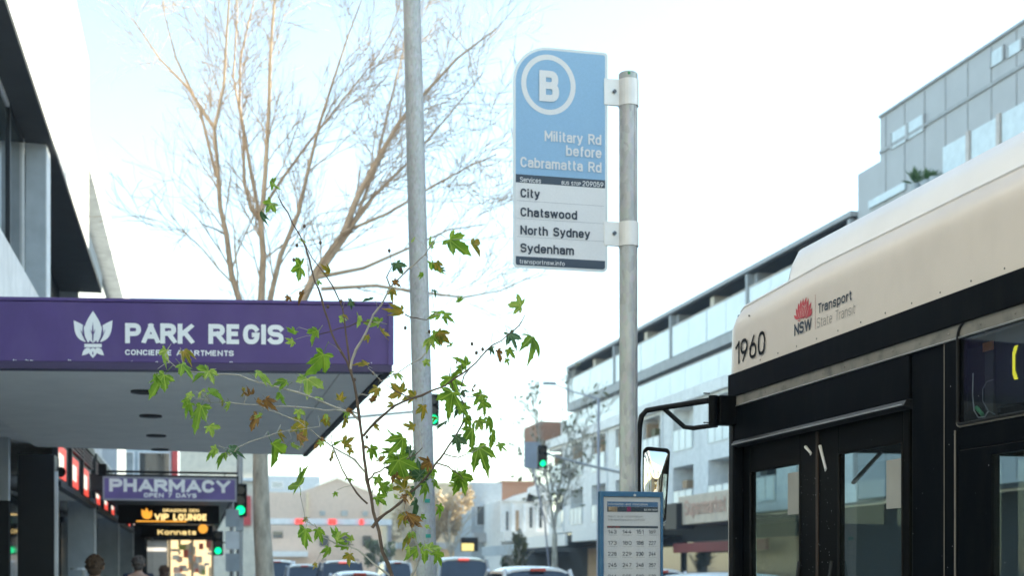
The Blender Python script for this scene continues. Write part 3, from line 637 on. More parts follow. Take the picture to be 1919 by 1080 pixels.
for y in [p + 2.5 for p in pc]:
    for z0 in (5.0, 8.25):
        MB().tube([(XR - .045, y - 1.49, z0 + .77), (XR - .045, y + 1.49, z0 + .77)], .03, 6).build('handrail', 'steel', rb_)
        for q in (-1.4, -.47, .47, 1.4): MB().box(XR - .09, XR - .062, y + q - .02, y + q + .02, z0 - .3, z0 + .77).build('rail_post', 'steel', rb_)
        if rr.random() < .6: MB().box(XR + .5, XR + .95, y - 1.1, y - .5, z0 + .005, z0 + rr.uniform(.8, 1.1)).build('air_conditioner', 'whitetrim', rb_, bevel=.03)
        if rr.random() < .5: MB().box(XR + .3, XR + .8, y + .2, y + .9, z0 + .9, z0 + rr.uniform(1.1, 1.5)).build('balcony_chair', rr.choice(['timber', 'charcoal', 'olive']), rb_)
        MB().box(XR + 1.185, XR + 1.198, y - 1.45, y - 1.25, z0 + .01, z0 + 1.9).build('window_frame', 'charcoal', rb_)
for y in pc[::2]: MB().tube([(XR - .05, y + .6, 4.3), (XR - .05, y + .6, 10.3)], .05, 8).build('downpipe', 'whitetrim', rb_)
MB().tube([(XR - .15, Ynear, 14.6), (XR - .15, Ypen, 14.6)], .03, 6).build('handrail', 'steel', rb_)
MB().tube([(XR - .17, Ynear, 12.14), (XR - .17, Ypen, 12.14)], .03, 6).build('handrail', 'steel', rb_)
for k in range(9):
    y = Ynear + 3 + k * 4.4 + rr.uniform(-1, 1); MB().box(XR + .4, XR + 1.1, y, y + rr.uniform(.5, 1.4), 12.93, 12.93 + rr.uniform(1.2, 2.0)).build('balcony_screen', rr.choice(['timber', 'curtain', 'charcoal', 'curtain']), rb_)
for k in range(5): MB().tube([(XR + 3, 54 + k * 8, 15.5), (XR + 3, 54 + k * 8, 15.95)], .08, 8).build('roof_vent', 'steel', rb_)
# ground-floor shops of that building
MB().box(XR + 1.5, XR + 2, .5, 120, 0, 4.19).build('shop_wall', 'dark', rb_)
for k, (y0, y1, mn) in enumerate(((52, 60, 'timber'), (62, 69, 'winglass'), (70, 78, 'winglass'), (80, 88, 'timber'), (60.5, 61.5, 'red'))): MB().box(XR + 1.3, XR + 1.45, y0, y1, .2, 3.1).build('shop_window', mn, rb_)
sg = empty('beige_shop_sign', (XR - 2, 56, 4.2), 'long beige shop fascia with faint red lettering under the white apartments', 'sign')
y0, y1 = Yr(1367), Yr(1272); xs = XR - 2.2
pA, pB = onX(1272, 985, xs), onX(1400, 972, xs)
MB().box(xs, xs + .2, pB.y, pA.y, pA.z, pA.z + 1.35).build('sign_face', mat('beige_fascia', (.62, .50, .38), .6), sg)
MB().box(xs + .2, XR + 1.3, pB.y, pA.y, pA.z, pA.z + .2).build('awning_deck', 'charcoal', sg)
pp, pq = onX(1284, 968, xs - .01), onX(1362, 960, xs - .01); pq.z = pp.z
text('Supermarket', pp, pq, .75, mat('faded_red', (.60, .36, .26), .6), sg, wt=0.16, lift=.01)
MB().box(XR + .3, XR + .5, onX(1262, 1030, XR + .3).y - 12, onX(1262, 1030, XR + .3).y, 2.5, 3.0).build('red_valance', mat('deep_red', (.20, .02, .02), .6), sg)
pb_ = empty('poster_board', tuple(onX(1260, 960, XR - 1.9)), 'dark blue box sign at the left end of the beige fascia', 'sign')
q = onX(1268, 992, xs - .3); MB().box(xs - .3, xs + .6, q.y, q.y + 1.6, q.z, q.z + 1.25).build('sign_face', 'charcoal', pb_)

# grey clad taller block
g = empty('grey_clad_block', (30, 30, 0), 'tall grey panel clad block with white framed windows behind the bus roof', 'building')
YG, YG2 = Yr(1650), Yr(1608)
MB().box(XR, XR + 12, .5, YG, 4.3, 18.5).build('wall', 'greyclad', g)  # unseen near end added to shade the bus stop and leaves
MB().box(XR, XR + 12, YG + .003, YG2, 4.3, 16.9).build('wall', 'greyclad', g)
MB().box(XR - .08, XR + 12, .5, YG, 18.503, 18.6).build('roof_edge', 'roofgrey', g)
MB().box(XR - .06, XR - .003, .5, YG - .01, 17.15, 17.27).build('band', 'roofgrey', g)
MB().box(XR - .06, XR - .003, .5, YG - .01, 14.55, 14.66).build('band', 'roofgrey', g)
for k in range(28):
    y = 45.0 - k * 1.35
    if y > 9: MB().box(XR - .03, XR - .003, y, y + .03, 4.4, 18.45).build('panel_joint', mat('joint_grey', (.40, .40, .405), .6), g)
def gwin(p0, p1, z0, z1, n=1):
    ya, yb = Yr(p1), Yr(p0); wd = (yb - ya) / n
    for k in range(n):
        wv = MB().box(XR - .05, XR - .035, ya + k * wd + .08, ya + (k + 1) * wd - .08, z0, z1).build('window', mat('pale_blind', (.62, .68, .70), .3), g)
        f = MB(); f.box(XR - .09, XR - .031, ya + k * wd, ya + k * wd + .08, z0, z1); f.box(XR - .09, XR - .031, ya + (k + 1) * wd - .081, ya + (k + 1) * wd - .001, z0, z1); f.build('window_frame', 'greyclad', wv)
def gz(px, py): return onX(px, py, XR).z
gwin(1672, 1735, gz(1672, 281), gz(1672, 251), 2)
gwin(1858, 1885, gz(1858, 128), gz(1858, 100), 1); gwin(1890, 1919, gz(1890, 110), gz(1890, 88), 1)
zt = gz(1766, 276)
for k in range(9):
    y0 = Yr(1766) - (k + 1) * 1.72
    wv = MB().box(XR - .05, XR - .035, y0 + .12, y0 + 1.6, zt - 2.1, zt - .05).build('window', mat('pale_blind', (.62, .68, .70), .3), g)
    MB().box(XR - .12, XR - .031, y0 - .08, y0 + .10, zt - 2.1, zt).build('mullion', mat('pink_grey_trim', (.55, .48, .44), .6), wv)
MB().box(XR - .10, XR - .031, Yr(1700), Yr(1632), gz(1632, 392), gz(1632, 378)).build('window', mat('pale_blind', (.62, .68, .70), .3), g)
# roof plants in front of grey block
for i, (px, py, sc_) in enumerate(((1716, 345, 1.0), (1738, 338, .75), (1752, 332, .5))):
    p = onX(px, py, XR - .9); pt = empty('potted_palm', tuple(p), ('spiky green potted plant on the terrace of the grey block, largest of three', 'middle sized spiky plant on the terrace of the grey block', 'smallest spiky plant on the terrace of the grey block')[i], 'plant', 'terrace plants')
    mb = MB(); rr = random.Random(i)
    for k in range(34):
        a = rr.uniform(0, 6.28); e = rr.uniform(.2, 1.4); L = sc_ * rr.uniform(.4, .75); d = Vector((math.cos(a) * math.cos(e), math.sin(a) * math.cos(e), math.sin(e)))
        sd_ = d.cross(Vector((0, 0, 1))).normalized() * .035; q = p + d * L * .6; t = p + d * L + Vector((0, 0, -.12 * L))
        mb.add([p - sd_ * .5, p + sd_ * .5, q + sd_, t, q - sd_], [(0, 1, 2, 3, 4)])
    mb.build('fronds', 'palmgreen', pt); MB().tube([p - Vector((0, 0, .55)), p], [.14, .18], 12).build('pot', 'shade', pt)
tw = empty('terrace_wall', (XR - .9, 42, 14), 'low terrace ledge of the grey block under the spiky plants', 'wall')
p0, p1 = onX(1630, 400, XR - .9), onX(1790, 400, XR - .9); MB().box(XR - 1.2, XR - .09, p1.y, p0.y, p0.z - 2.2, onX(1716, 345, XR - .9).z - .56).build('ledge', 'greyclad', tw)

# ================================================================== far buildings, middle of the picture
gb = empty('gabled_building', tuple(at(650, 1072, 150)), 'far pink gabled building closing the street, straight behind the young tree', 'building')
Yg = at(650, 1072, 150).y
def gp(x, y): q = onY(x, y, Yg); return Vector((q.x, Yg, CAM_H + (1072 - y) * 150 / 2500))
MB().prism([gp(505, 1085), gp(745, 1085), gp(745, 945), gp(700, 925), gp(632, 897), gp(590, 915), gp(560, 925), gp(505, 925)], (0, 14, 0)).build('wall', 'terracotta', gb)
MB().prism([gp(590, 914), gp(632, 896), gp(700, 924), gp(700, 921), gp(632, 893), gp(590, 911)], (0, -.4, 0)).build('gable_coping', 'whitetrim', gb)
for x in (574, 712): MB().prism([gp(x, 1000), gp(x + 5, 1000), gp(x + 5, 925), gp(x, 925)], (0, -.3, 0)).build('pilaster', 'ochre', gb)
for k, (x, y, w_, h_) in enumerate(((640, 968, 12, 10), (600, 968, 10, 9), (680, 968, 10, 9), (512, 1010, 18, 12), (600, 1025, 16, 20), (640, 1025, 16, 20), (680, 1025, 16, 20))):
    MB().prism([gp(x, y), gp(x + w_, y), gp(x + w_, y - h_), gp(x, y - h_)], (0, -.12, 0)).build('window', 'winpale' if k < 3 else 'winglass', gb)
MB().prism([gp(505, 1045), gp(575, 1045), gp(575, 1035), gp(505, 1035)], (0, -2, 0)).build('awning', 'whitetrim', gb)
aw2 = empty('footbridge', tuple(at(600, 985, 120)), 'pale footbridge beam with red signs crossing far down the street', 'bridge')
Yb = at(600, 985, 120).y
def bp(x, y): q = onY(x, y, Yb); return Vector((q.x, Yb, CAM_H + (1072 - y) * 120 / 2500))
MB().prism([bp(462, 984), bp(735, 984), bp(735, 973), bp(462, 973)], (0, 2.5, 0)).build('beam', 'whitetrim', aw2)
for x, w_ in ((554, 14), (616, 14), (674, 7)): MB().prism([bp(x, 984), bp(x + w_, 984), bp(x + w_, 973.5), bp(x, 973.5)], (0, -.25, 0)).build('red_sign', 'redlamp', aw2)
for x in (468, 728): MB().prism([bp(x, 1100), bp(x + 6, 1100), bp(x + 6, 984.2), bp(x, 984.2)], (0, 1, 0)).build('support', 'framegrey', aw2)
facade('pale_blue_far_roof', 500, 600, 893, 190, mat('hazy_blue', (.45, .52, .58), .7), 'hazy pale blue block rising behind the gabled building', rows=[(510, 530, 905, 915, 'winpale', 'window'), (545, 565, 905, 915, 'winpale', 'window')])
facade('ochre_building', 738, 884, 905, 135, 'ochre', 'ochre rendered building behind the golden trees', rows=[(755, 775, 950, 975, 'winpale', 'window'), (800, 815, 950, 975, 'winpale', 'window'), (742, 884, 1018, 1030, 'shade', 'awning')])
facade('grey_box_building', 884, 941, 905, 118, 'shade', 'grey box shaped building left of the white pedimented shop', rows=[(894, 913, 950, 985, 'winglass', 'window'), (915, 934, 950, 985, 'winpale', 'window'), (885, 941, 1000, 1018, 'greyclad', 'awning')])
facade('brick_building', 941, 1003, 902, 124, 'brick', 'brown brick building with a plain parapet between grey box and white apartments', rows=[(945, 1000, 903, 907, 'brick', 'coping')])
pd = facade('white_pediment_shop', 939, 1036, 940, 112, 'white', 'old white shop with curved pediment and narrow tall windows', rows=[(948, 953, 960, 995, 'winglass', 'window'), (966, 973, 958, 997, 'timber', 'window'), (992, 998, 952, 990, 'winglass', 'window'), (1010, 1016, 952, 990, 'winglass', 'window'), (940, 1034, 998, 1016, 'soffit', 'awning')])
Yq = at(987.5, 1072, 112).y
def qp(x, y): q = onY(x, y, Yq); return Vector((q.x, Yq - .2, CAM_H + (1072 - y) * 112 / 2500))
MB().prism([qp(939, 941), qp(1000, 941), qp(1004, 931), qp(985, 924), qp(965, 930), qp(948, 938)], (0, .6, 0)).build('pediment', 'white', pd)
MB().prism([qp(985, 941), qp(1036, 941), qp(1036, 918), qp(1015, 905), qp(992, 915)], (0, .6, 0)).build('pediment', 'white', pd)
for x in (958, 980, 1003, 1024): MB().prism([qp(x, 998), qp(x + 5, 998), qp(x + 5, 945), qp(x, 945)], (0, -.15, 0)).build('pilaster', 'whitetrim', pd)
# awnings along far side
for i, (y0, y1, z, mn, lb) in enumerate(((70, 78, 3.3, 'soffit', 'grey awning fascia right of the bare street tree'), (79.5, 92, 3.1, 'soffit', 'grey awning fascia left of the bare street tree'), (93, 104, 2.7, 'shade', 'lower pale awning past the apartments'))):
    a_ = empty('street_awning', (23, (y0 + y1) / 2, z), lb, 'awning', 'awnings on the far side')
    MB().box(22.3, 22.45, y0, y1, z, z + .75).build('fascia', mn, a_); MB().box(22.45, 26.4, y0, y1, z + .1, z + .2).build('awning_deck', 'black', a_)
ys = empty('yellow_lit_sign', tuple(at(878, 1025, 100)), 'small yellow lightbox sign in a black case above the dark van', 'sign')
c = at(878, 1022, 100); MB().box(c.x - .55, c.x + .75, c.y, c.y + .3, c.z - .5, c.z + .55).build('case', 'black', ys); MB().box(c.x - .5, c.x + .42, c.y - .02, c.y - .002, c.z - .45, c.z + .1).build('sign_face', emis('yellow_lightbox', (1, .8, .3), .3), ys)

# ================================================================== trees
def foliage_mb(c, rx, ry, rz, n, s, rr, clumps=9):
    cl = [(Vector((rr.gauss(0, .45) * rx, rr.gauss(0, .45) * ry, rr.gauss(0, .45) * rz)), rr.uniform(.22, .45)) for _ in range(clumps)]
    mb = MB()
    for k in range(n):
        o, w_ = rr.choice(cl); d = Vector((rr.gauss(0, 1), rr.gauss(0, 1), rr.gauss(0, 1))).normalized() * rr.uniform(.5, 1) * w_
        p = Vector(c) + o + Vector((d.x * rx, d.y * ry, d.z * rz)); a = Vector((rr.gauss(0, 1), rr.gauss(0, 1), rr.gauss(0, 1))).normalized() * s * rr.uniform(.6, 1.3); b_ = a.orthogonal().normalized() * s * .6
        mb.add([p - a, p + b_, p + a, p - b_], [(0, 1, 2, 3)])
    return mb
def branch_rec(out, p, d, L, r, lev, rr, spread=.5, gravity=.08, minr=.003):
    pts = [p.copy()]; rad = [r]; q = p.copy(); dd = d.copy(); n = 4
    for i in range(n):
        dd = (dd + Vector((rr.gauss(0, .12), rr.gauss(0, .12), rr.gauss(0, .10) + gravity * .5))).normalized()
        q = q + dd * L / n; pts.append(q.copy()); rad.append(max(minr, r * (1 - .6 * (i + 1) / n)))
    out.append((pts, rad))
    if lev > 0:
        for i in range(1, n + 1):
            for _ in range(rr.choice((1, 1, 2))):
                ax = dd.orthogonal().normalized(); ax.rotate(Matrix.Rotation(rr.uniform(0, 6.28), 3, dd))
                nd = (dd + ax * rr.uniform(spread * .6, spread * 1.5)).normalized()
                branch_rec(out, pts[i], nd, L * rr.uniform(.45, .75), rad[i] * .6, lev - 1, rr, spread, gravity, minr)

# golden park trees, small street trees
def park_tree(px, D_, top, wpx, mcrown, label, rr, n=1400, ls=.25, group='trees down the street'):
    b0 = at(px, 1072, D_); zt_ = CAM_H + (1072 - top) * D_ / 2500; rw = wpx / 2 * D_ / 2500; zc = zt_ * .62; rz = zt_ * .42
    t = empty('street_tree', (b0.x, b0.y, 0), label, 'tree', group)
    br = []
    for k in range(5):
        a = k * 1.26 + rr.random(); branch_rec(br, Vector((b0.x, b0.y, zt_ * .3)), Vector((math.cos(a) * .5, math.sin(a) * .5, 1)).normalized(), zt_ * .4, .09, 1, rr, minr=.01)
    MB().tube([(b0.x, b0.y, -.1), (b0.x + .05, b0.y, zt_ * .3)], [zt_ * .02 + .04, .11], 10).build('trunk', 'bark', t, smooth=True)
    mb = MB()
    for pts, rad in br: mb.tube(pts, rad, 5)
    mb.build('limbs', 'bark', t)
    foliage_mb((b0.x, b0.y, zc), rw, rw, rz, n, ls, rr, 14).build('crown', mcrown, t)
rr = random.Random(3)
park_tree(765, 125, 895, 80, 'golden', 'golden leaved tree left of the light pole, far down the street', rr)
park_tree(845, 112, 888, 80, 'golden', 'golden leaved tree just right of the light pole, above the dark van', rr)
park_tree(712, 120, 1010, 60, 'foliage', 'low dark green tree in front of the gabled building', rr, 700)
park_tree(975, 85, 1000, 34, 'olive', 'slim olive tree in front of the white pedimented shop', rr, 700, .16)
park_tree(958, 100, 1025, 40, 'foliage', 'small dark tree below the grey box building', rr, 500, .16)

def plane_tree(px, D_, label, limbs_px, seed, trunk_px, wt, lev=2, tw=.004, m2='barkup', twigsL=1.2, leaves=0, leafm='olive', group='bare plane trees', dj=1.2):
    rr = random.Random(seed); b0 = at(trunk_px[0][0], 1072, D_)
    t = empty('plane_tree', (b0.x, b0.y, 0), label, 'tree', group)
    pts = [at(x, y, D_) for x, y in trunk_px]; pts[0].z = -.1
    n = len(pts); MB().tube(pts, [wt * (1.12 - .35 * i / (n - 1)) for i in range(n)], 14).build('trunk', 'bark', t, smooth=True)
    out = []; ends = []
    for i, (r0, L) in enumerate(limbs_px):
        dd = D_; P = []
        dz = rr.uniform(-dj, dj)
        for k, (x, y) in enumerate(L):
            s = k / (len(L) - 1); P.append(at(x, y, D_ + dz * s * s) + Vector((rr.gauss(0, .02), 0, rr.gauss(0, .02))))
        rad = [max(.009, r0 * .74 * (1 - .85 * k / (len(L) - 1))) for k in range(len(L))]
        MB().tube(P, rad, 9).build('limb', m2, t, smooth=True)
        for k in range(1, len(P)):
            d = (P[k] - P[k - 1]); Ls = d.length; d.normalize()
            for j in range(max(2, int(Ls * (3.8 if D_ < 40 else 2.2)))):
                if k < (3 if D_ < 40 else 1) and rr.random() < .7: continue
                p = P[k - 1].lerp(P[k], rr.random()); ax = d.orthogonal().normalized(); ax.rotate(Matrix.Rotation(rr.uniform(0, 6.28), 3, d))
                nd = (d + ax * rr.uniform(.35, .95) + Vector((0, 0, .12))).normalized()
                branch_rec(out, p, nd, twigsL * rr.uniform(.5, 1.3), min(.02, rad[k] * .45), lev, rr, .55, .10, tw)
    mb = MB()
    for p, r_ in out: mb.tube(p, r_, 4, caps=False); ends.append(p[-1])
    mb.build('twigs', m2 if not leaves else 'twigpale', t, kind='stuff')
    if leaves:
        mb = MB()
        for k in range(leaves):
            p = rr.choice(ends) + Vector((rr.gauss(0, .15), rr.gauss(0, .15), rr.gauss(0, .15))); s = rr.uniform(.06, .13) * (D_ / 40)
            a = Vector((rr.gauss(0, 1), rr.gauss(0, 1), rr.gauss(0, 1))).normalized() * s; b_ = a.orthogonal().normalized() * s * .6
            mb.add([p - a, p + b_, p + a, p - b_], [(0, 1, 2, 3)])
        mb.build('remaining_leaves', leafm, t, kind='stuff')
    return t
limbs = [
 (.085, [(488, 770), (470, 660), (450, 565), (437, 515), (425, 440), (415, 390), (405, 320), (402, 245), (412, 160), (425, 70), (432, -30), (440, -120)]),
 (.10, [(488, 760), (489, 650), (490, 560), (490, 480), (490, 420), (494, 330), (500, 200), (506, 100), (515, -10), (520, -120)]),
 (.055, [(489, 415), (468, 395), (452, 345), (458, 250), (440, 140), (446, 20), (440, -80)]),
 (.05, [(491, 430), (476, 330), (450, 200), (448, 110), (475, 0), (490, -100)]),
 (.075, [(488, 740), (495, 640), (505, 560), (530, 480), (560, 400), (580, 320), (600, 230), (622, 150), (650, 70), (685, -20)]),
 (.12, [(490, 800), (515, 680), (565, 565), (600, 510), (640, 440), (670, 380), (710, 300), (750, 230), (800, 165), (860, 110), (930, 55)]),
 (.06, [(608, 500), (650, 440), (700, 370), (770, 300), (840, 215), (905, 140)]),
 (.05, [(590, 530), (660, 430), (700, 320), (730, 200), (760, 90), (790, -20)]),
 (.045, [(402, 240), (355, 166), (303, 114), (252, 41), (205, -20)]),
 (.04, [(405, 330), (370, 200), (330, 110), (310, 30), (300, -60)]),
 (.04, [(493, 400), (530, 330), (580, 260), (630, 200), (700, 110), (750, 40)]),
 (.05, [(600, 520), (680, 500), (760, 470), (840, 430), (910, 420)]),
 (.045, [(600, 540), (700, 535), (790, 545), (870, 560), (940, 545), (1010, 515)]),
 (.04, [(640, 440), (730, 400), (810, 350), (880, 310), (930, 290)]),
 (.03, [(425, 440), (400, 430), (380, 415)]),
]
plane_tree(490, 22, 'tall bare plane tree rising behind the purple canopy, many tan upswept limbs', limbs, 21, [(500, 1500), (498, 1090), (492, 1000), (489, 900), (488, 780)], .15, lev=2, twigsL=1.15, tw=.004, dj=2.4)
limbs2 = [(.10, [(1040, 1000), (1030, 930), (1018, 870), (1010, 810), (1005, 750)]), (.10, [(1040, 1000), (1046, 930), (1055, 870), (1070, 810), (1085, 770)]),
          (.08, [(1044, 960), (1070, 900), (1095, 850), (1115, 810)]), (.07, [(1034, 930), (1000, 890), (985, 850)])]
plane_tree(1040, 72, 'slim half bare street tree with sparse olive leaves in front of the white apartments', limbs2, 5, [(1040, 1500), (1040, 1080), (1040, 1040), (1040, 1000)], .17, lev=2, tw=.012, m2='twigpale', twigsL=1.5, leaves=260, group=None, dj=.8)

# ================================================================== poles, lamps, signals
lp = empty('street_light_pole', tuple(at(801, 1072, 8.8) - Vector((0, 0, CAM_H))), 'tall galvanised light pole leaning slightly, between canopy and bus stop sign', 'pole')
p0, p1 = at(800, 1078, 8.8), at(771, -40, 8.8); dv = (p1 - p0) / (p1.z - p0.z)
b0 = p0 - dv * (p0.z + .0); t0 = p1 + dv * 1.5
N = 14; MB().tube([b0.lerp(t0, k / N) for k in range(N + 1)], [.0725 - .020 * k / N for k in range(N + 1)], 28).build('pole_shaft', 'lpole', lp, smooth=True)
MB().tube([b0, b0 + Vector((0, 0, .03))], .16, 20).build('base_plate', 'lpole', lp)
arm = t0; MB().tube([t0, t0 + Vector((.3, 0, .5)), t0 + Vector((1.4, 0, .75))], .03, 12).build('arm', 'lpole', lp, smooth=True)
MB().box(t0.x + 1.3, t0.x + 1.9, t0.y - .12, t0.y + .12, t0.z + .68, t0.z + .8).build('lamp_head', 'shade', lp, bevel=.03)
for k, zz in ((0, 1.72), (1, 1.95)):
    q = b0 + dv * zz; MB().box(q.x - .012, q.x + .022, q.y - .073, q.y - .066, zz, zz + .025).build('green_sticker', mat('green_sticker', (.03, .30, .24), .5), lp)

def signal_head(name, px, py, hpx, D_, label, group='green traffic signals'):
    c = at(px, py, D_); H = hpx * D_ / 2500; w_ = H * .40
    r = empty(name, (c.x, c.y, c.z - H / 2), label, 'traffic light', group)
    MB().box(c.x - w_ / 2, c.x + w_ / 2, c.y, c.y + .22, c.z - H / 2, c.z + H / 2).build('housing', 'black', r, bevel=.04)
    for k, m_ in ((1, 'offlamp'), (0, 'offlamp'), (-1, 'greenlamp')):
        z = c.z + k * H * .31; rad = H * .135
        MB().tube([(c.x, c.y - .03, z), (c.x, c.y - .002, z)], rad, 20).build('lens', m_, r)
        vz = MB(); n = 12
        for i in range(n):
            a0, a1 = math.pi * i / n - .15, math.pi * (i + 1) / n - .15
            pA, pB = (math.cos(a0), math.sin(a0)), (math.cos(a1), math.sin(a1)); ro, ri = rad * 1.18, rad * 1.06
            vz.add([(c.x + pA[0] * ri, c.y - .001, z + pA[1] * ri), (c.x + pB[0] * ri, c.y - .001, z + pB[1] * ri), (c.x + pB[0] * ri, c.y - .2, z + pB[1] * ri), (c.x + pA[0] * ri, c.y - .2, z + pA[1] * ri),
                    (c.x + pA[0] * ro, c.y - .001, z + pA[1] * ro), (c.x + pB[0] * ro, c.y - .001, z + pB[1] * ro), (c.x + pB[0] * ro, c.y - .2, z + pB[1] * ro), (c.x + pA[0] * ro, c.y - .2, z + pA[1] * ro)],
                   [(0, 1, 2, 3), (7, 6, 5, 4), (2, 6, 7, 3), (0, 3, 7, 4), (1, 5, 6, 2)])
        vz.build('visor', 'black', r)
    return c, H
cA, hA = signal_head('traffic_signal', 451, 938, 62, 36, 'green traffic signal right beside the pharmacy sign')
cB, hB = signal_head('traffic_signal', 409, 1019, 46, 46, 'green traffic signal below the lounge sign, lowest of the four')
cC, hC = signal_head('traffic_signal', 812, 768, 60, 36, 'green traffic signal half hidden behind the light pole, high above the road')
cD, hD = signal_head('traffic_signal', 1017.5, 856, 42, 54, 'green traffic signal hung over the road before the white apartments')
pa = empty('signal_pole', (cA.x - .17, cA.y + .2, 0), 'grey signal pole on the near kerb with mast arm over the road', 'pole', 'signal poles')
sx = at(449, 1072, 36).x + .02; sy = cA.y + .32
MB().tube([(sx, sy, 0), (sx, sy, 5.4)], .085, 14).build('pole_shaft', 'pole', pa, smooth=True)
MB().tube([(sx, sy, 5.3), (sx + 2, sy, 5.65), (cC.x, cC.y + .3, cC.z + .02)], [.05, .045, .035], 10).build('mast_arm', 'pole', pa, smooth=True)
MB().box(sx - .1, sx + .1, sy - .14, sy + .1, 2.6, 3.2).build('control_box', 'shade', pa, bevel=.01)
pa = empty('signal_pole', (cB.x, cB.y + .3, 0), 'thin grey pole carrying the lowest traffic signal', 'pole', 'signal poles')
MB().tube([(cB.x + .45, cB.y + .3, 0), (cB.x + .45, cB.y + .3, 4.0)], .05, 12).build('pole_shaft', 'pole', pa, smooth=True); MB().box(cB.x, cB.x + .45, cB.y + .23, cB.y + .3, cB.z, cB.z + .05).build('bracket', 'black', pa)
pa = empty('parking_sign_pole', tuple(at(435, 1072, 30) - Vector((0, 0, 1.5))), 'slim grey footpath pole at the right edge of the pharmacy sign', 'pole', 'signal poles')
q = at(436, 1072, 30); MB().tube([(q.x, q.y, 0), (q.x, q.y, 3.15)], .035, 12).build('pole_shaft', 'pole', pa, smooth=True)
for k in range(3): MB().box(q.x - .15, q.x + .15, q.y - .06, q.y - .04, 1.5 + k * .5, 1.9 + k * .5).build('plate', 'whitetrim' if k == 1 else 'shade', pa)
pa = empty('signal_pole', (17.2, 52, 0), 'grey signal pole behind the bus stop pole with arm to the hanging signal', 'pole', 'signal poles')
q = at(1176, 1072, 54); e = at(1180, 887, 54)
MB().tube([(q.x, q.y, 0), (q.x, q.y, 5.7)], .09, 12).build('pole_shaft', 'pole', pa, smooth=True)
MB().tube([(q.x, q.y, e.z - .05), at(1100, 872, 54), (cD.x + .2, cD.y + .3, cD.z + .15)], [.06, .05, .04], 10).build('mast_arm', 'pole', pa, smooth=True)
bk = empty('grey_backing_board', tuple(at(997, 857, 60)), 'plain grey board showing left of the hanging traffic signal', 'sign')
c = at(998, 852, 60); MB().box(c.x - .36, c.x + .36, c.y, c.y + .08, c.z - .62, c.z + .55).build('board', mat('slate_board', (.33, .36, .42), .6), bk)
for k in range(5): MB().box(c.x - .3 + k * .14, c.x - .28 + k * .14, c.y - .02, c.y - .001, c.z - .6, c.z + .53).build('rib', 'greyclad', bk)
MB().tube([(c.x, c.y + .04, c.z - .5), (c.x + .6, c.y + .1, c.z - 3), (c.x + 1, c.y + .2, 0)], .04, 8).build('support', 'framegrey', bk)
sl_ = empty('street_lamp', tuple(at(1122, 1072, 62) - Vector((0, 0, 1.5))), 'thin far street lamp with arm reaching left, in front of the white apartments', 'street lamp')
q = at(1122, 1072, 62); tp = at(1122, 748, 62); hd = at(1026, 718, 62)
MB().tube([(q.x, q.y, 0), tp], [.09, .06], 12).build('pole_shaft', 'framegrey', sl_, smooth=True); MB().tube([tp, at(1075, 735, 62), at(1042, 722, 62)], .03, 8).build('arm', 'framegrey', sl_, smooth=True)
MB().box(hd.x - .22, hd.x + .42, hd.y - .12, hd.y + .12, hd.z - .09, hd.z + .05).build('lamp_head', 'shade', sl_, bevel=.04)

# ================================================================== bus stop
PX, PY = 1.362, 4.10
bs = empty('bus_stop_pole', (PX, PY, 0), 'galvanised bus stop pole with rounded cap, just left of the bus', 'pole')
rp = .0295; ztop = onY(1176, 137, PY).z
pts = [(PX + (z - 2.2) * -.0012, PY, z) for z in (0, 1, 2, 3, ztop - .006)]
mb = MB().tube(pts, rp, 36); mb.build('pole_shaft', 'pole', bs, smooth=True)
MB().tube([(PX - .001, PY, ztop - .03), (PX - .001, PY, ztop - .004), (PX - .001, PY, ztop)], [rp + .0012, rp + .0012, rp - .003], 36).build('pole_cap', galv('cap_metal', (.36, .38, .37)), bs, smooth=True)
MB().box(PX - .012, PX - .004, PY - rp - .002, PY - rp + .004, ztop - .014, ztop - .006).build('green_mark', mat('green_mark', (.02, .25, .08), .5), bs)
MB().tube([(PX + .012, PY - rp * .93, .2), (PX + .012, PY - rp * .93, ztop - .08)], .0012, 6).build('weld_seam', 'pole', bs)
YS = PY
def hS(x, y): return onY(x, y, YS - .0016)
sx0, sx1, sz0, sz1 = .979, 1.291, 2.462, 3.168
def rrect(x0, z0, x1, z1, rbl, rbr, rtr, rtl, Y, n=10):
    P = []
    for cx, cz, r_, a0 in ((x0 + rbl, z0 + rbl, rbl, 180), (x1 - rbr, z0 + rbr, rbr, 270), (x1 - rtr, z1 - rtr, rtr, 0), (x0 + rtl, z1 - rtl, rtl, 90)):
        if r_ == 0: P.append(Vector((cx, Y, cz))); continue
        for k in range(n + 1):
            a = R(a0 + 90 * k / n); P.append(Vector((cx + r_ * math.cos(a), Y, cz + r_ * math.sin(a))))
    return P
ss = empty('bus_stop_sign', ((sx0 + sx1) / 2, YS, sz0), 'blue and grey bus stop blade with circled B clamped to the pole', 'sign')
MB().prism(rrect(sx0, sz0, sx1, sz1, .014, .018, .012, .115, YS - .0015), (0, .003, 0)).build('sign_plate', 'signedge', ss)
ins = .0085
zb1, zb0 = hS(967, 326).z, hS(967, 341.5).z
MB().prism(rrect(sx0 + ins, zb1, sx1 - ins, sz1 - ins, 0, 0, .006, .108, YS - .002), (0, .0004, 0)).build('blue_panel', 'signblue', ss)
MB().prism(rrect(sx0 + ins, sz0 + ins, sx1 - ins, zb0, .008, .010, 0, 0, YS - .002), (0, .0004, 0)).build('grey_panel', 'signgrey', ss)
MB().prism(rrect(sx0 + ins, zb0 + .00005, sx1 - ins, zb1 - .00005, 0, 0, 0, 0, YS - .0022), (0, .0006, 0)).build('services_band', 'signdark', ss)
zc1, zc0 = hS(967, 480).z, sz0 + ins
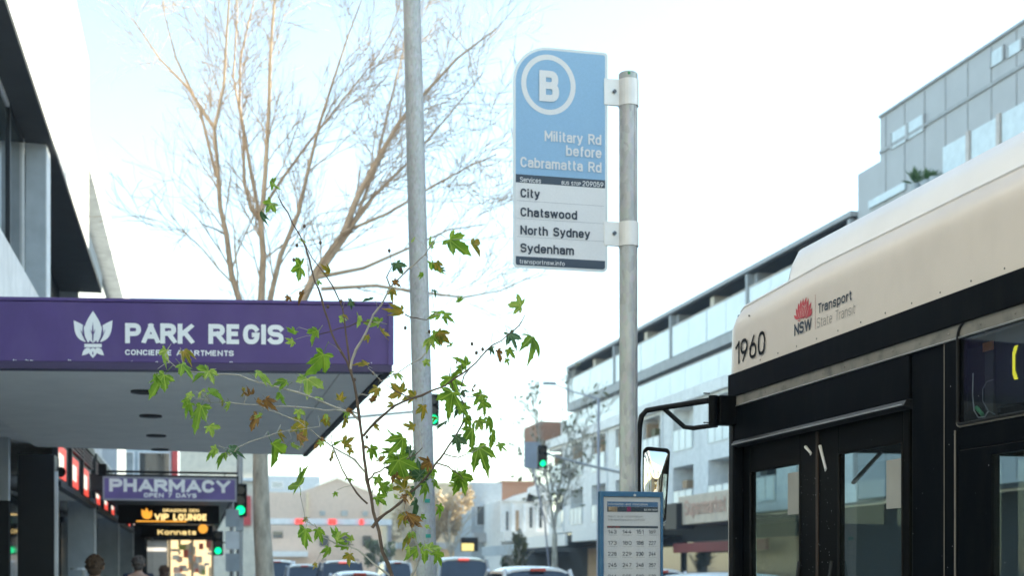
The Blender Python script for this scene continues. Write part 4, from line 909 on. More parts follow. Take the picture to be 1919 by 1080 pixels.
MB().prism(rrect(sx0 + ins, zc0 + .0, sx1 - ins, zc1, .006, .009, 0, 0, YS - .0024), (0, .0003, 0)).build('footer_band', 'signdark', ss)
for y in (375.5, 409, 443):
    z = hS(967, y).z; MB().box(sx0 + .012, sx1 - .012, YS - .0024, YS - .0021, z - .0007, z + .0007).build('rule_line', 'rule', ss)
hT = lambda x, y: onY(x, y, YS - .0026)
c = hT(1028.5, 158.5); ox, oz, iw = 52 * depth(c) / 2500 / .985, 56.5 * depth(c) / 2500, .0165
ring = MB(); n = 56
for k in range(n):
    a0, a1 = 2 * math.pi * k / n, 2 * math.pi * (k + 1) / n
    ring.add([(c.x + (ox - d) * math.cos(a), c.y, c.z + (oz - d) * math.sin(a)) for a, d in ((a0, 0), (a1, 0), (a1, iw), (a0, iw))], [(0, 1, 2, 3)])
ring.build('ring', 'signgrey', ss)
text('B', hT(1011, 189), Vector((hT(1048, 190).x, YS - .0026, hT(1011, 189).z)), 58 * depth(c) / 2500, 'signgrey', ss, wt=0.22)
T = lambda s, xl, yl, xr, yr, cap, m_='signgrey', **k: ptext(s, xl, yl, xr, yr, cap, hT, m_, ss, **k)
T('Military Rd', 1021, 264, 1127, 269, 19.5, wt=.165)
T('before', 1061, 292, 1127.5, 296, 20, wt=.165)
T('Cabramatta Rd', 975.5, 313, 1127.5, 322, 19.5, wt=.165)
T('Services', 975, 341, 1014, 342, 9.5)
T('BUS STOP', 1053, 345.8, 1089, 347, 6.5, wt=0.16)
T('209059', 1092, 348.6, 1131, 350, 9.5, wt=0.14)
for s, xr, y in (('City', 1012, 370), ('Chatswood', 1082, 405.5), ('North Sydney', 1106, 439.5), ('Sydenham', 1076, 473)):
    T(s, 975.5, y, xr, y + 2, 17, 'signtext', wt=0.19)
T('transportnsw.info', 974, 494, 1058.5, 495, 8.2, wt=0.13)
# clamps
for k, (ya, yb) in enumerate(((149, 200), (416, 463))):
    zt_, zb_ = onY(1178, ya + 2, PY).z, onY(1178, yb, PY).z
    cl = empty('clamp', (PX, PY, zb_)); attach(cl, ss); cl['label'] = ('upper', 'lower')[k] + ' pale aluminium clamp gripping the pole'
    del cl['label']
    mb = MB(); n = 20; r0, r1 = rp + .0004, rp + .0034
    for i in range(n):
        a0, a1 = 2 * math.pi * i / n, 2 * math.pi * (i + 1) / n
        q = lambda a, r_, z: (PX + r_ * math.cos(a), PY + r_ * math.sin(a), z)
        mb.add([q(a0, r1, zb_), q(a1, r1, zb_), q(a1, r1, zt_), q(a0, r1, zt_), q(a0, r0, zb_), q(a1, r0, zb_), q(a1, r0, zt_), q(a0, r0, zt_)], [(0, 1, 2, 3), (4, 7, 6, 5), (3, 2, 6, 7), (0, 4, 5, 1)])
    cb = mb.build('clamp_band', 'clampm', ss, smooth=True)
    MB().box(sx1 - .012, PX - rp + .004, PY - .0045, PY - .0018, zb_, zt_).build('clamp_tab', 'clampm', cb, bevel=.0006)
    MB().box(sx1 - .012, PX - rp + .004, PY + .0018, PY + .0045, zb_, zt_).build('clamp_tab', 'clampm', cb, bevel=.0006)
    zm = (zb_ + zt_) / 2 + .001; xm = onY(1151, 300, PY).x
    MB().tube([(xm, PY - .012, zm), (xm, PY - .004, zm)], .0062, 6).build('bolt', mat('dark_bolt', (.10, .10, .11), .4, .6), cb)
    MB().tube([(xm, PY - .006, zm), (xm, PY - .0045, zm)], .0085, 16).build('washer', 'steel', cb)
    bpy.data.objects.remove(cl)

# timetable case
YT = PY - rp - .034
tcx0, tcx1 = onY(1126, 1000, YT).x, onY(1243.5, 1000, YT).x; ttop = onY(1180, 922, YT).z; tbot = 1.05
tt = empty('timetable_case', ((tcx0 + tcx1) / 2, YT, tbot), 'blue framed timetable case listing bus route numbers on the pole', 'sign')
MB().box(tcx0 + .002, tcx1 - .002, YT + .010, YT + .033, tbot, ttop - .001).build('case_back', 'boxblue', tt, bevel=.003)
fw = .011
for a_ in ((tcx0, tcx0 + fw, tbot, ttop), (tcx1 - fw * .7, tcx1, tbot, ttop), (tcx0 + fw + .0002, tcx1 - fw * .7 - .0002, ttop - .017, ttop), (tcx0 + fw + .0002, tcx1 - fw * .7 - .0002, tbot, tbot + .017)):
    MB().box(a_[0], a_[1], YT, YT + .03, a_[2], a_[3]).build('case_frame', 'boxblue', tt, bevel=.002)
MB().box(tcx0 + fw, tcx1 - fw * .7, YT + .0078, YT + .0095, tbot + .017, ttop - .017).build('timetable_sheet', 'paper', tt)
hP = lambda x, y: onY(x, y, YT + .0074)
def zq(x, y): return hP(1110 + x / 6.353, 910 + y / 6.353)
def panel(x0, y0, x1, y1, m_, nm, dy=0.):
    a_, b_ = zq(x0, y1), zq(x1, y0); b_.z = a_.z + (y1 - y0) / 6.353 * depth(a_) / 2500
    MB().box(a_.x, b_.x, a_.y - .0003 - dy, a_.y, a_.z, b_.z).build(nm, m_, tt)
panel(180, 195, 785, 254, 'headerblue', 'header_band'); panel(180, 256, 785, 318, 'signdark', 'title_band'); panel(178, 485, 785, 512, 'signdark', 'divider_band')
panel(196, 258, 300, 316, mat('photo_print', (.45, .32, .2), .6, var=.6, scale=60), 'photo_strip', .0003)
panel(415, 258, 462, 316, mat('magenta_print', (.30, .02, .12), .6), 'logo_strip', .0003)
def tq(s, x0, x1, y, cap, m_, **k):
    a_, b_ = zq(x0, y), zq(x1, y); b_.z = a_.z; text(s, a_, b_, cap / 6.353 * depth(a_) / 2500, m_, tt, lift=.0008, **k)
tq('Information and timetables', 190, 660, 238, 26, 'letter'); tq('BUS STOP 209059', 620, 778, 304, 20, 'letter', wt=0.16)
tq('Next bus information', 190, 605, 384, 26, 'greyink', wt=0.14); tq('transportnsw.info/209059', 190, 625, 425, 26, 'greyink', wt=0.14)
tq('ROUTES', 190, 330, 506, 14, 'red', wt=0.2)
cols = ((190, 290), (362, 468), (525, 612), (675, 757)); rows_ = ((578, '143 144 151 169'), (712, '173 180 188 227'), (842, '228 229 230 244'), (976, '245 247 248 257'), (1112, '266 505 509 529'))
ul = MB()
for y, s in rows_:
    for (x0, x1), n_ in zip(cols, s.split()):
        tq(n_, x0, x1, y, 45, 'signtext' if x0 > 200 else 'signtext', wt=0.13)
        a_, b_ = zq(x0, y + 20), zq(x1 + 10, y + 20); ul.box(a_.x, b_.x, a_.y - .0004, a_.y, a_.z, a_.z + .0007)
ul.build('underlines', 'greyink', tt)
MB().box(tcx0 + fw, tcx1 - fw * .7, YT + .0035, YT + .0045, tbot + .017, ttop - .017).build('clear_cover', 'clear', tt)
c = onY(1190, 929, YT); MB().tube([(c.x, YT - .002, c.z), (c.x, YT, c.z)], .004, 12).build('lock', 'steel', tt)

# ================================================================== THE BUS
XS = 2.93; YF = 7.24
bus = empty('bus', (4.2, 1.0, -.14), 'cream and black city bus numbered 1960 at the kerb, front door side', 'bus')
hB_ = lambda x, y: onX(x, y, XS)
XF = 5.43; YR = -5.0
def rz_(px, py, X=XS): return onX(px, py, X).z
zband1, zband0 = 2.60, 2.60 - .125     # black gutter rail
zcr = 2.965
# cream panel with rounded front corner, lofted top curve
prof = [(0, zband1), (0.0, 2.80), (.008, 2.90), (.03, zcr), (.06, 3.0)]
def side_loft(prof, ys, xoff):
    mb = MB(); n = len(prof)
    vs = [(XS + xoff(i) + p[0], y, p[1]) for i, y in enumerate(ys) for p in prof]
    fs = [(i * n + j, i * n + j + 1, (i + 1) * n + j + 1, (i + 1) * n + j) for i in range(len(ys) - 1) for j in range(n - 1)]
    return mb.add(vs, fs)
ys = [YR, -2, 0, 2, 3, 4, 5, 6, 6.94]; offs = [0] * len(ys); YFr = 7.0
for k in range(1, 9):
    a = R(90) * k / 8; ys.append(6.94 + (YF - 6.94) * math.sin(a)); offs.append((1 - math.cos(a)) * .30)
# top edge falls away at the front corner
mb = MB(); nP = 9; vs = []; fs = []
for i, y in enumerate(ys):
    s = min(1, max(0, (y - 6.55) / .62)); top = 3.0 - .13 * (1 - math.sqrt(max(0, 1 - s * s)))
    for j in range(nP):
        t = j / (nP - 1); z = zband1 + (top - zband1) * t; lean = .05 * max(0, t - .7) ** 2 / .09
        vs.append((XS + offs[i] + lean, y - .03 * t * s, z))
fs = [(i * nP + j, i * nP + j + 1, (i + 1) * nP + j + 1, (i + 1) * nP + j) for i in range(len(ys) - 1) for j in range(nP - 1)]
cp = mb.add(vs, fs).build('upper_panel', 'cream', bus, smooth=True)
topedge = [Vector(vs[i * nP + nP - 1]) for i in range(len(ys))]
mb = MB(); V = []; 
for p in topedge: V += [p, Vector((p.x + .10, p.y - .01, p.z + .035)), Vector((p.x + .35, p.y - .03, p.z + .06)), Vector((4.2, p.y - .05, p.z + .08)), Vector((XF - .3, p.y - .05, p.z + .04)), Vector((XF, p.y - .05, 2.6))]
mb.add(V, [(i * 6 + j, (i + 1) * 6 + j, (i + 1) * 6 + j + 1, i * 6 + j + 1) for i in range(len(ys) - 1) for j in range(5)]).build('roof', 'buswhite', bus, smooth=True)
# rolled highlight seam at cream edge
MB().tube([p + Vector((.004, 0, .004)) for p in topedge], .010, 8).build('roof_seam', 'buswhite', bus, smooth=True)
# roof pod
pod = MB(); yp = onX(1511, 470, 3.1).y
V = []; prs = [(3.0, 2.985), (3.02, 3.10), (3.055, 3.17), (3.12, 3.205), (3.2, 3.215), (4.2, 3.25), (5.2, 3.2), (5.3, 3.0)]
for y, sc_ in ((YR + .4, 1), (yp - .04, 1), (yp - .008, .97), (yp + .004, .86), (yp + .008, 0)):
    V += [(x, y, 3.0 + (z - 3.0) * sc_) for x, z in prs]
n = len(prs); pod.add(V, [(i * n + j, (i + 1) * n + j, (i + 1) * n + j + 1, i * n + j + 1) for i in range(4) for j in range(n - 1)]).build('roof_pod', 'buswhite', bus, smooth=True)
# gutter rail and dirt strip
YFr = 7.02
MB().prism([(XS - .012, YR, zband0), (XS - .012, YR, zband1 + .004), (XS + .03, YR, zband1 + .004), (XS + .03, YR, zband0)], (0, YFr - YR, 0)).build('gutter_rail', 'blackgloss', bus, bevel=.004)
MB().box(XS - .002, XS + .03, YR, YFr - .03, zband0 - .05, zband0 - .001).build('dirty_strip', 'dirtstrip', bus)
MB().tube([(XS - .003, YR, zband0 - .054), (XS - .003, YFr - .04, zband0 - .054)], .004, 6).build('bright_trim', 'steel', bus)
zp1 = zband0 - .06
y_a, y_b = hB_(1705, 700).y, hB_(1768, 700).y       # door header right edge, pillar seam
zlip = rz_(1375, 834)                                 # bottom of door header
zlip = 2.20
print('bus', y_a, y_b, rz_(1375, 834), rz_(1705, 768), rz_(1795, 795), rz_(1795, 625), rz_(1860, 850), rz_(1405, 885), rz_(1500, 865), rz_(1570, 850), rz_(1692, 838), yp)
MB().box(XS, XS + .04, y_a + .006, YFr - .05, zlip + .03, zp1).build('door_header', 'blackgloss', bus, bevel=.003)
hd_ = MB().prism([(XS - .02, y_a + .02, zlip), (XS + .03, y_a + .02, zlip - .01), (XS + .03, y_a + .02, zlip + .028), (XS - .003, y_a + .02, zlip + .028)], (0, YFr - y_a - .08, 0)).build('header_lip', 'charcoal', bus, bevel=.003)
MB().box(XS - .0225, XS - .018, y_a + .03, YFr - .08, zlip + .004, zlip + .010).build('bright_trim', 'steel', bus)
MB().box(XS + .01, XS + .04, y_b + .004, y_a - .004, .1, zp1).build('door_pillar', 'blackgloss', bus, bevel=.003)
# front corner pillar
MB().prism([(XS + .0, YFr - .05, -.0), (XS + .008, YFr + .03, -.0), (XS + .05, YFr + .10, -.0), (XS + .10, YFr + .11, -.0), (XS + .06, YFr - .06, -.0)], (0, 0, zband0 + .05)).build('corner_pillar', 'blackgloss', bus, bevel=.012, segs=3)
MB().box(XS - .005, XS + .0, YFr - .055, YFr - .03, zlip, zp1 + .05).build('corner_trim', 'rubber', bus)
MB().prism([(XS + .035, YFr + .105, .9), (XS + .06, YFr + .125, .9), (XS + .09, YFr + .118, .9), (XS + .06, YFr + .095, .9)], (0, 0, 1.16)).build('screen_edge', 'steel', bus)
# wall aft of pillar, with opening for destination window and saloon window
yw0 = hB_(1797, 700).y; zw0, zw1 = rz_(1797, 797), rz_(1797, 603)
yS = hB_(1857, 900).y; 
print('win', yw0, zw0, zw1, yS)
def wallbox(y0, y1, z0, z1, m_='blackgloss', nm='side_panel'): MB().box(XS, XS + .04, y0, y1, z0, z1).build(nm, m_, bus, bevel=.002)
wend = yw0 - 2.2
zw1b = zw1 - .0
wallbox(YR, y_b - .003, zw1b + .001, zp1); wallbox(yw0 + .001, y_b - .003, .1, zw1b - .001)
wallbox(YR, yw0, zw0 - .10, zw0 - .012, 'blackgloss', 'window_rail')
wallbox(YR, wend, zw0 - .011, zw1b - .001)
wallbox(YR, yS, .1, 1.0, 'cream', 'skirt_panel'); wallbox(yS - .0, yw0, .1, zw0 - .102)
# rounded frame of destination window
def fr_pts(y0, y1, z0, z1, r_, X, n=8):
    P = []
    for cy, cz, rr_, a0 in ((y0 + .02, z0 + .02, .02, 180), (y1 - .02, z0 + .02, .02, 270), (y1 - r_, z1 - r_, r_, 0), (y0 + r_, z1 - r_, r_, 90)):
        for k in range(n + 1): a = R(a0 + 90 * k / n); P.append(Vector((X, cy + rr_ * math.cos(a), cz + rr_ * math.sin(a))))
    return P
P = fr_pts(wend, yw0, zw0, zw1, .075, XS - .004); MB().tube(P + [P[0]], .007, 6, caps=False).build('window_seal', 'rubber', bus, smooth=True)
Q = fr_pts(wend - .01, yw0 + .008, zw0 - .008, zw1 + .01, .085, XS - .003); MB().tube(Q + [Q[0]], .0035, 6, caps=False).build('window_trim', mat('worn_trim', (.16, .14, .12), .5), bus, smooth=True)
# filler corners
mb = MB()
for k in range(8):
    a0, a1 = R(90 * k / 8), R(90 * (k + 1) / 8); cy, cz, r_ = yw0 - .075, zw1 - .075, .075
    mb.add([(XS - .001, yw0 + .0, zw1 + .0), (XS - .001, cy + r_ * math.cos(a0), cz + r_ * math.sin(a0)), (XS - .001, cy + r_ * math.cos(a1), cz + r_ * math.sin(a1))], [(0, 1, 2)])
mb.build('window_corner', 'blackgloss', bus)
MB().box(XS + .006, XS + .010, wend, yw0, zw0, zw1).build('display_window', glass('display_glass', (.75, .8, .85), .95), bus)
MB().box(XS + .004, XS + .02, wend, yw0 + .01, zw0 - .011, zw0).build('window_sill_trim', 'steel', bus)
# display cabinet behind
MB().box(XS + .22, XS + .24, wend - .3, yw0 + .05, zw0 - .1, zw1 + .05).build('display_back', mat('display_board', (.006, .008, .016), .5), bus)
ydisp = hB_(1868, 700).y
dp = MB().box(XS + .10, XS + .14, wend, onX(1866, 700, XS + .1).y, zw0 + .06, zw1).build('destination_display', mat('display_face', (.012, .018, .02), .35), bus)
MB().box(XS + .12, XS + .14, onX(1862, 700, XS + .12).y, onX(1846, 700, XS + .12).y, zw0 - .02, zw1 - .10).build('display_bracket', mat('grey_bracket', (.12, .12, .11), .5), bus)
MB().box(XS + .11, XS + .12, onX(1859, 650, XS + .11).y, onX(1842, 650, XS + .11).y, rz_(1842, 660, XS + .11), rz_(1842, 644, XS + .11)).build('orange_tag', mat('orange_tag', (.75, .28, .08), .6), bus)
cb = [onX(x, y, XS + .10) for x, y in ((1862, 712), (1850, 716), (1842, 730), (1842, 752), (1852, 770), (1866, 778))]
MB().tube(cb, .0022, 6).build('cable', 'greyink', bus, smooth=True)
cb = [onX(x, y, XS + .09) for x, y in ((1824, 700), (1823, 740), (1826, 770), (1834, 783), (1846, 782), (1852, 772))]
MB().tube(cb, .0028, 6).build('cable', 'paper', bus, smooth=True)
MB().tube([onX(1830, 764, XS + .088), onX(1842, 778, XS + .088)], .008, 8).build('green_connector', mat('green_connector', (.1, .45, .2), .5), bus)
# LED letter: dots on a fine grid forming a tall C
ls_ = MB(); Xd = XS + .098; c0 = onX(1912, 678, Xd); cy, cz = c0.y - .01, c0.z; hh = 44 * depth(c0) / 2500; ww = hh * .62; st = hh / 7.6
import itertools
for i in range(-9, 10):
    for j in range(-10, 11):
        y = cy + i * st / 1.9; z = cz + j * st / 1.9
        d = math.hypot((y - cy) / ww, (z - cz) / hh)
        if .78 < d < 1.12 and not (y < cy - ww * .35 and abs(z - cz) < hh * .35):
            ls_.add([(Xd, y - st * .2, z - st * .2), (Xd, y + st * .2, z - st * .2), (Xd, y + st * .2, z + st * .2), (Xd, y - st * .2, z + st * .2)], [(0, 1, 2, 3)])
ls_.build('led_letter', 'led', bus, kind='stuff')
# saloon window lower
zs1 = rz_(1860, 852)
MB().box(XS + .008, XS + .014, YR, yS, 1.0, zs1).build('saloon_window', 'busglass', bus)
MB().box(XS, XS + .04, YR, yS, zs1, zw0 - .103).build('side_panel', 'blackgloss', bus, bevel=.002)
MB().tube([(XS - .004, hB_(1792, 900).y, .1), (XS - .004, hB_(1792, 900).y, zw0 - .02)], .004, 6).build('panel_seam', mat('worn_trim', (.16, .14, .12), .5), bus)
MB().tube([(XS + .001, hB_(1770, 900).y, .1), (XS + .001, hB_(1770, 900).y, zp1)], .003, 6).build('panel_seam', mat('worn_trim', (.16, .14, .12), .5), bus)
rv = MB()
for k in range(26):
    y = 6.6 - k * .22; rv.ball((XS - .001, y, zband1 + .028), .0025, .0045, .0045, 8, 6); rv.ball((XS - .004, y - .07, zband0 - .028), .0025, .004, .004, 8, 6)
rv.build('rivets', 'dirtstrip', bus, kind='stuff')
for y in (2.1, -.4): MB().box(XS - .0012, XS + .002, y, y + .003, zband1 + .006, 2.93).build('panel_joint', mat('joint_brown', (.30, .27, .23), .7), bus)
rr_d = random.Random(4); dm_ = MB()
for k in range(90):
    p = onX(rr_d.uniform(1500, 1560) if k < 50 else rr_d.uniform(1375, 1900), rr_d.uniform(880, 1075) if k < 50 else rr_d.uniform(700, 1070), XS - .001); q = rr_d.uniform(.0007, .0022)
    dm_.add([(p.x - .002, p.y - q, p.z - q), (p.x - .002, p.y + q, p.z - q), (p.x - .002, p.y + q, p.z + q * 1.6), (p.x - .002, p.y - q, p.z + q)], [(0, 1, 2, 3)])
dm_.build('dirt_specks', 'greyink', bus, kind='stuff')
# door: two leaves, each a frame with glass
XD = XS + .06
def leaf(x0, x1, ytl, ytr, outer0, outer1, nm='door_leaf'):
    ya, yb = onX(x1, 900, XD).y, onX(x0, 900, XD).y; oa, ob = onX(outer1, 900, XD).y, onX(outer0, 900, XD).y
    zt_ = onX(x0, ytl, XD).z
    f = MB(); f.box(XD, XD + .035, oa, ya, .05, zlip); f.box(XD, XD + .035, yb, ob, .05, zlip); f.box(XD, XD + .035, ya + .0005, yb - .0005, zt_, zlip); f.box(XD, XD + .035, ya + .0005, yb - .0005, .05, .35)
    fo = f.build(nm, 'black', bus, bevel=.004)
    MB().box(XD + .012, XD + .018, ya, yb, .35, zt_).build('door_glass', 'busglass', fo)
    return fo, ya, yb, zt_
f1, a1, b1, z1_ = leaf(1407, 1500, 886, 866, 1371, 1532)
f2, a2, b2, z2_ = leaf(1572, 1692, 852, 838, 1534, 1704)
for (x0, x1, y0, y1) in ((1478, 1500, 888, 966), (1663, 1691, 864, 955)):
    p, q = onX(x0, y1, XD + .01), onX(x1, y0 - 4, XD + .01); MB().box(XD + .006, XD + .010, q.y, p.y, p.z, onX(x0, y0, XD + .01).z).build('notice_sticker', mat('grey_sticker', (.30, .29, .27), .7), f1 if x0 < 1500 else f2)
for x0, x1, y0, y1 in ((1510, 1520, 838, 850), (1537, 1548, 836, 880)):
    p, q = onX(x0, y0, XS + .03), onX(x1, y1, XS + .03); MB().tube([p, q, q - Vector((0, -.005, .01))], [.008, .006, .003], 8).build('door_hinge', 'clampm', bus)
ys_ = onX(1533, 900, XD).y
MB().box(XD - .008, XD + .01, ys_ - .012, ys_ + .012, .05, zlip - .01).build('door_seal', mat('brown_rubber', (.03, .016, .010), .6), bus, bevel=.003)
for fo_, yy_ in ((f1, a1 - .03), (f2, b2 + .03)): MB().tube([(XD - .02, yy_, .9), (XD - .035, yy_, 1.0), (XD - .035, yy_, 1.45), (XD - .02, yy_, 1.55)], .009, 8).build('handle', 'charcoal', fo_, smooth=True)
for (ya_, yb_, zz_, fo_) in ((a1, b1, z1_, f1), (a2, b2, z2_, f2)):
    P = [Vector((XD - .001, ya_, .35)), Vector((XD - .001, ya_, zz_)), Vector((XD - .001, yb_, zz_)), Vector((XD - .001, yb_, .35)), Vector((XD - .001, ya_, .35))]
    MB().tube(P, .006, 6).build('glass_seal', 'rubber', fo_)
MB().tube([onX(1413, 880, XD + .2), onX(1416, 1000, XD + .2), onX(1418, 1150, XD + .2)], .006, 8).build('grab_rail', 'steel', bus, smooth=True)
# interior
inn_ = MB(); inn_.box(XS + .3, XF - .1, YR + .1, YF - .3, .25, .3); inn_.build('floor', 'dark', bus)
MB().box(XS + .25, XF - .05, YR + .1, YF - .25, 2.44, 2.5).build('ceiling', 'dark', bus)
for k in range(6):
    y = 3.0 - k * 1.1; MB().box(4.5, 5.3, y, y + .1, .6, 1.5).build('seat_back', 'navy', bus, bevel=.02); MB().box(4.5, 5.3, y + .1, y + .5, .55, .7).build('seat', 'navy', bus, bevel=.02)
MB().box(4.35, 4.40, 5.3, 6.3, .4, 1.75).build('driver_partition', 'charcoal', bus); MB().box(4.45, 5.1, 5.3, 5.4, .6, 1.85).build('driver_seat', 'charcoal', bus, bevel=.03)
MB().tube([onX(1600, 905, 3.35), onX(1650, 850, 3.9)], .012, 8).build('stanchion', 'steel', bus); 
# far side: pillars and windows; front: windscreen
MB().box(XF - .05, XF, YR, YF - .15, .1, 1.0).build('far_side_panel', 'cream', bus); MB().box(XF - .05, XF, YR, YF - .15, 2.25, 2.6).build('far_side_panel', 'black', bus)
for k in range(8): y = YR + k * 1.6; MB().box(XF - .05, XF, y, y + .12, 1.0, 2.25).build('window_pillar', 'black', bus)
MB().box(XF - .03, XF - .02, YR, YF - .15, 1.0, 2.25).build('far_window', 'busglass', bus)
MB().box(XS + .12, XF - .05, YF - .09, YF - .05, .1, .95).build('front_panel', 'cream', bus); MB().box(XS + .12, XF - .05, YF - .12, YF - .05, 2.2, 2.98).build('front_header', 'black', bus)
MB().box(XS + .12, XF - .05, YF - .08, YF - .07, .95, 2.2).build('windscreen', 'screen', bus)
MB().box(4.18, 4.22, YF - .09, YF - .06, .95, 2.2).build('screen_divider', 'rubber', bus); MB().box(XF - .1, XF, YF - .15, YF - .05, .1, 2.6).build('corner_pillar', 'black', bus)
MB().box(XS + .3, XF - .2, YF - .5, YF - .1, .9, 1.02).build('dashboard', 'dark', bus)
MB().box(XS, XF, YR - .03, YR - .001, .1, 2.98).build('rear_panel', 'cream', bus)
MB().box(XS + .02, XF - .02, YR, YF - .1, .02, .1).build('underframe', 'black', bus)
for y in (4.2, -2.0):
    for x0, x1 in ((XS + .02, XS + .28), (XF - .28, XF - .02)):
        wv = MB().tube([(x0, y, .34), (x1, y, .34)], .48, 28).build('wheel', 'rubber', bus, smooth=True); MB().tube([(x0 - .005, y, .34), (x1 + .005, y, .34)], .28, 20).build('rim', 'steel', wv, smooth=True)
# lettering
def bt(s, x0, y0, x1, cap, m_, **k):
    p = onX(x0, y0, XS - .0025); q = onX(x1, y0, XS - .0025); q = Vector((p.x, q.y, p.z))
    return text(s, p, q, cap * depth(p) / 2500, m_, bus, lift=.0, **k)
bt('1960', 1379, 684.5, 1435, 42.5, 'black', wt=0.14)
bt('NSW', 1489, 630.5, 1521.5, 22, 'signtext', wt=0.2)
bt('Transport', 1533, 588.5, 1597, 18.5, 'signtext', wt=.165)
bt('State Transit', 1531.7, 615.5, 1603.5, 18.5, mat('thin_grey_ink', (.16, .15, .14), .6), wt=0.065)
p, q = onX(1528, 617, XS - .002), onX(1528, 552, XS - .002)
MB().box(p.x, p.x + .001, p.y - .0006, p.y + .0006, p.z, q.z).build('divider_line', mat('dull_red_line', (.35, .12, .12), .6), bus)
wt_ = MB(); k = 0
for b_, t_, w_ in (((322, 705), (372, 330), 70), ((305, 700), (322, 350), 60), ((345, 690), (412, 350), 58), ((290, 705), (280, 375), 55), ((365, 680), (458, 415), 55), ((270, 705), (238, 430), 55), ((385, 670), (474, 520), 60), ((250, 712), (200, 520), 50), ((232, 712), (165, 640), 55), ((400, 665), (470, 570), 50), ((320, 700), (345, 440), 60)):
    P = [onX(1470 + x / 9, 520 + y / 9, XS - .0021 - .0002 * k) for x, y in leafshape(b_, t_, w_, 7)]; wt_.add(P, [tuple(range(len(P)))]); k += 1
wt_.build('waratah_crest', 'nswred', bus)
wt2 = MB(); k = 0
for b_, t_, w_ in (((322, 700), (352, 390), 5), ((304, 700), (300, 420), 5), ((345, 690), (385, 430), 5), ((285, 700), (258, 470), 5), ((370, 680), (425, 470), 5), ((262, 705), (222, 560), 5), ((345, 520), (290, 440), 6), ((345, 520), (385, 420), 6)):
    P = [onX(1470 + x / 9, 520 + y / 9, XS - .0048) for x, y in leafshape(b_, t_, w_, 5)]; wt2.add(P, [tuple(range(len(P)))])
for b_, t_, w_ in (((225, 745), (285, 725), 14), ((365, 690), (412, 672), 14)):
    pass
wt2.build('crest_lines', 'cream', bus)
wt3 = MB()
for b_, t_, w_ in (((222, 742), (290, 722), 16), ((352, 692), (414, 670), 16)):
    P = [onX(1470 + x / 9, 520 + y / 9, XS - .0021) for x, y in leafshape(b_, t_, w_, 5)]; wt3.add(P, [tuple(range(len(P)))])
wt3.build('crest_base', 'nswred', bus)
c = onX(1404, 592, XS); 
MB().tube([(XS - .002, c.y, c.z), (XS + .03, c.y, c.z)], .004, 8).build('rivet', 'black', bus)
# mirror
Dm = 7.55
mA = [at(1352, 752, 7.45), at(1330, 751, 7.45), at(1240, 765, Dm), at(1212, 770, Dm), at(1203, 780, Dm), at(1199, 800, Dm), at(1197, 880, Dm), at(1198, 960, Dm), at(1205, 985, Dm)]
ma = MB().tube(mA, [.018, .017, .0155, .0155, .0155, .0155, .013, .012, .012], 14).build('mirror_arm', 'rubber', bus, smooth=True)
MB().tube([at(1243, 765, Dm), at(1283, 801, Dm), at(1300, 803, 7.5), at(1345, 797, 7.45)], .0135, 12).build('mirror_brace', 'rubber', bus, smooth=True)
p = at(1339, 770, 7.45); MB().tube([at(1337, 742, 7.42), at(1337, 800, 7.42)], .026, 16).build('mirror_hinge', 'black', bus, smooth=True)
p0, p1 = at(1346, 797, 7.42), at(1368, 742, 7.42); MB().box(p0.x, p1.x + .06, p0.y - .03, p0.y + .05, p0.z, p1.z).build('mirror_bracket', 'black', bus, bevel=.006)
for y in (738, 793): q = at(1325, y, 7.4); MB().box(q.x - .018, q.x + .018, q.y, q.y + .006, q.z - .002, q.z + .004).build('hinge_bolt', 'black', bus)
# mirror head: rounded, tapering, faces back
mc = at(1228, 912, Dm); sxp = Dm / 2500
outl = []
def mp_(x, y): return Vector(((x - 1228) * sxp, 0, (912 - y) * sxp))
for cx, cy, r_, a0 in ((1241, 972, 8, 270), (1247, 850, 9, 0), (1216, 849, 11, 90), (1212, 980, 8, 180)):
    for k in range(7): a = R(a0 + 90 * k / 6); outl.append(mp_(cx + r_ * math.cos(a), cy - r_ * math.sin(a)))
rot = Matrix.Rotation(R(-15), 3, 'Z') @ Matrix.Rotation(R(2.5), 3, 'X')
P = [mc + rot @ q for q in outl]; nrm = rot @ Vector((0, 1, 0))
n = len(P); back = [mc + rot @ (Vector((q.x * .8, .085, q.z * .85))) for q in outl]
MB().add(P + [p_ + (b_ - p_) * .55 + nrm * .02 for p_, b_ in zip(P, back)] + back, [(i, (i + 1) % n, n + (i + 1) % n, n + i) for i in range(n)] + [(n + i, n + (i + 1) % n, 2 * n + (i + 1) % n, 2 * n + i) for i in range(n)] + [tuple(2 * n + i for i in range(n))]).build('mirror_housing', 'black', bus, smooth=True)
P2 = [mc + rot @ (q * .90) + nrm * .004 for q in outl]
MB().add(P + P2, [(i, (i + 1) % n, n + (i + 1) % n, n + i) for i in range(n)]).build('mirror_rim', 'rubber', bus)
mm = bpy.data.materials.new('mirror_silver'); mm.use_nodes = True; mm.node_tree.nodes['Principled BSDF'].inputs['Metallic'].default_value = 1; mm.node_tree.nodes['Principled BSDF'].inputs['Roughness'].default_value = .02; mm.node_tree.nodes['Principled BSDF'].inputs['Base Color'].default_value = (.8, .82, .82, 1)
cen = sum(P2, Vector()) / n; V = []; F = []
for k in range(9):
    q_ = 1 - k / 9.0; V += [cen + (p_ - cen) * q_ - nrm * (.020 * (1 - q_ * q_)) + nrm * .003 for p_ in P2]
V.append(cen - nrm * .017)
for k in range(8): F += [(k * n + i_, k * n + (i_ + 1) % n, (k + 1) * n + (i_ + 1) % n, (k + 1) * n + i_) for i_ in range(n)]
F += [(8 * n + i_, 8 * n + (i_ + 1) % n, 9 * n) for i_ in range(n)]
MB().add(V, F).build('mirror_glass', mm, bus, smooth=True)

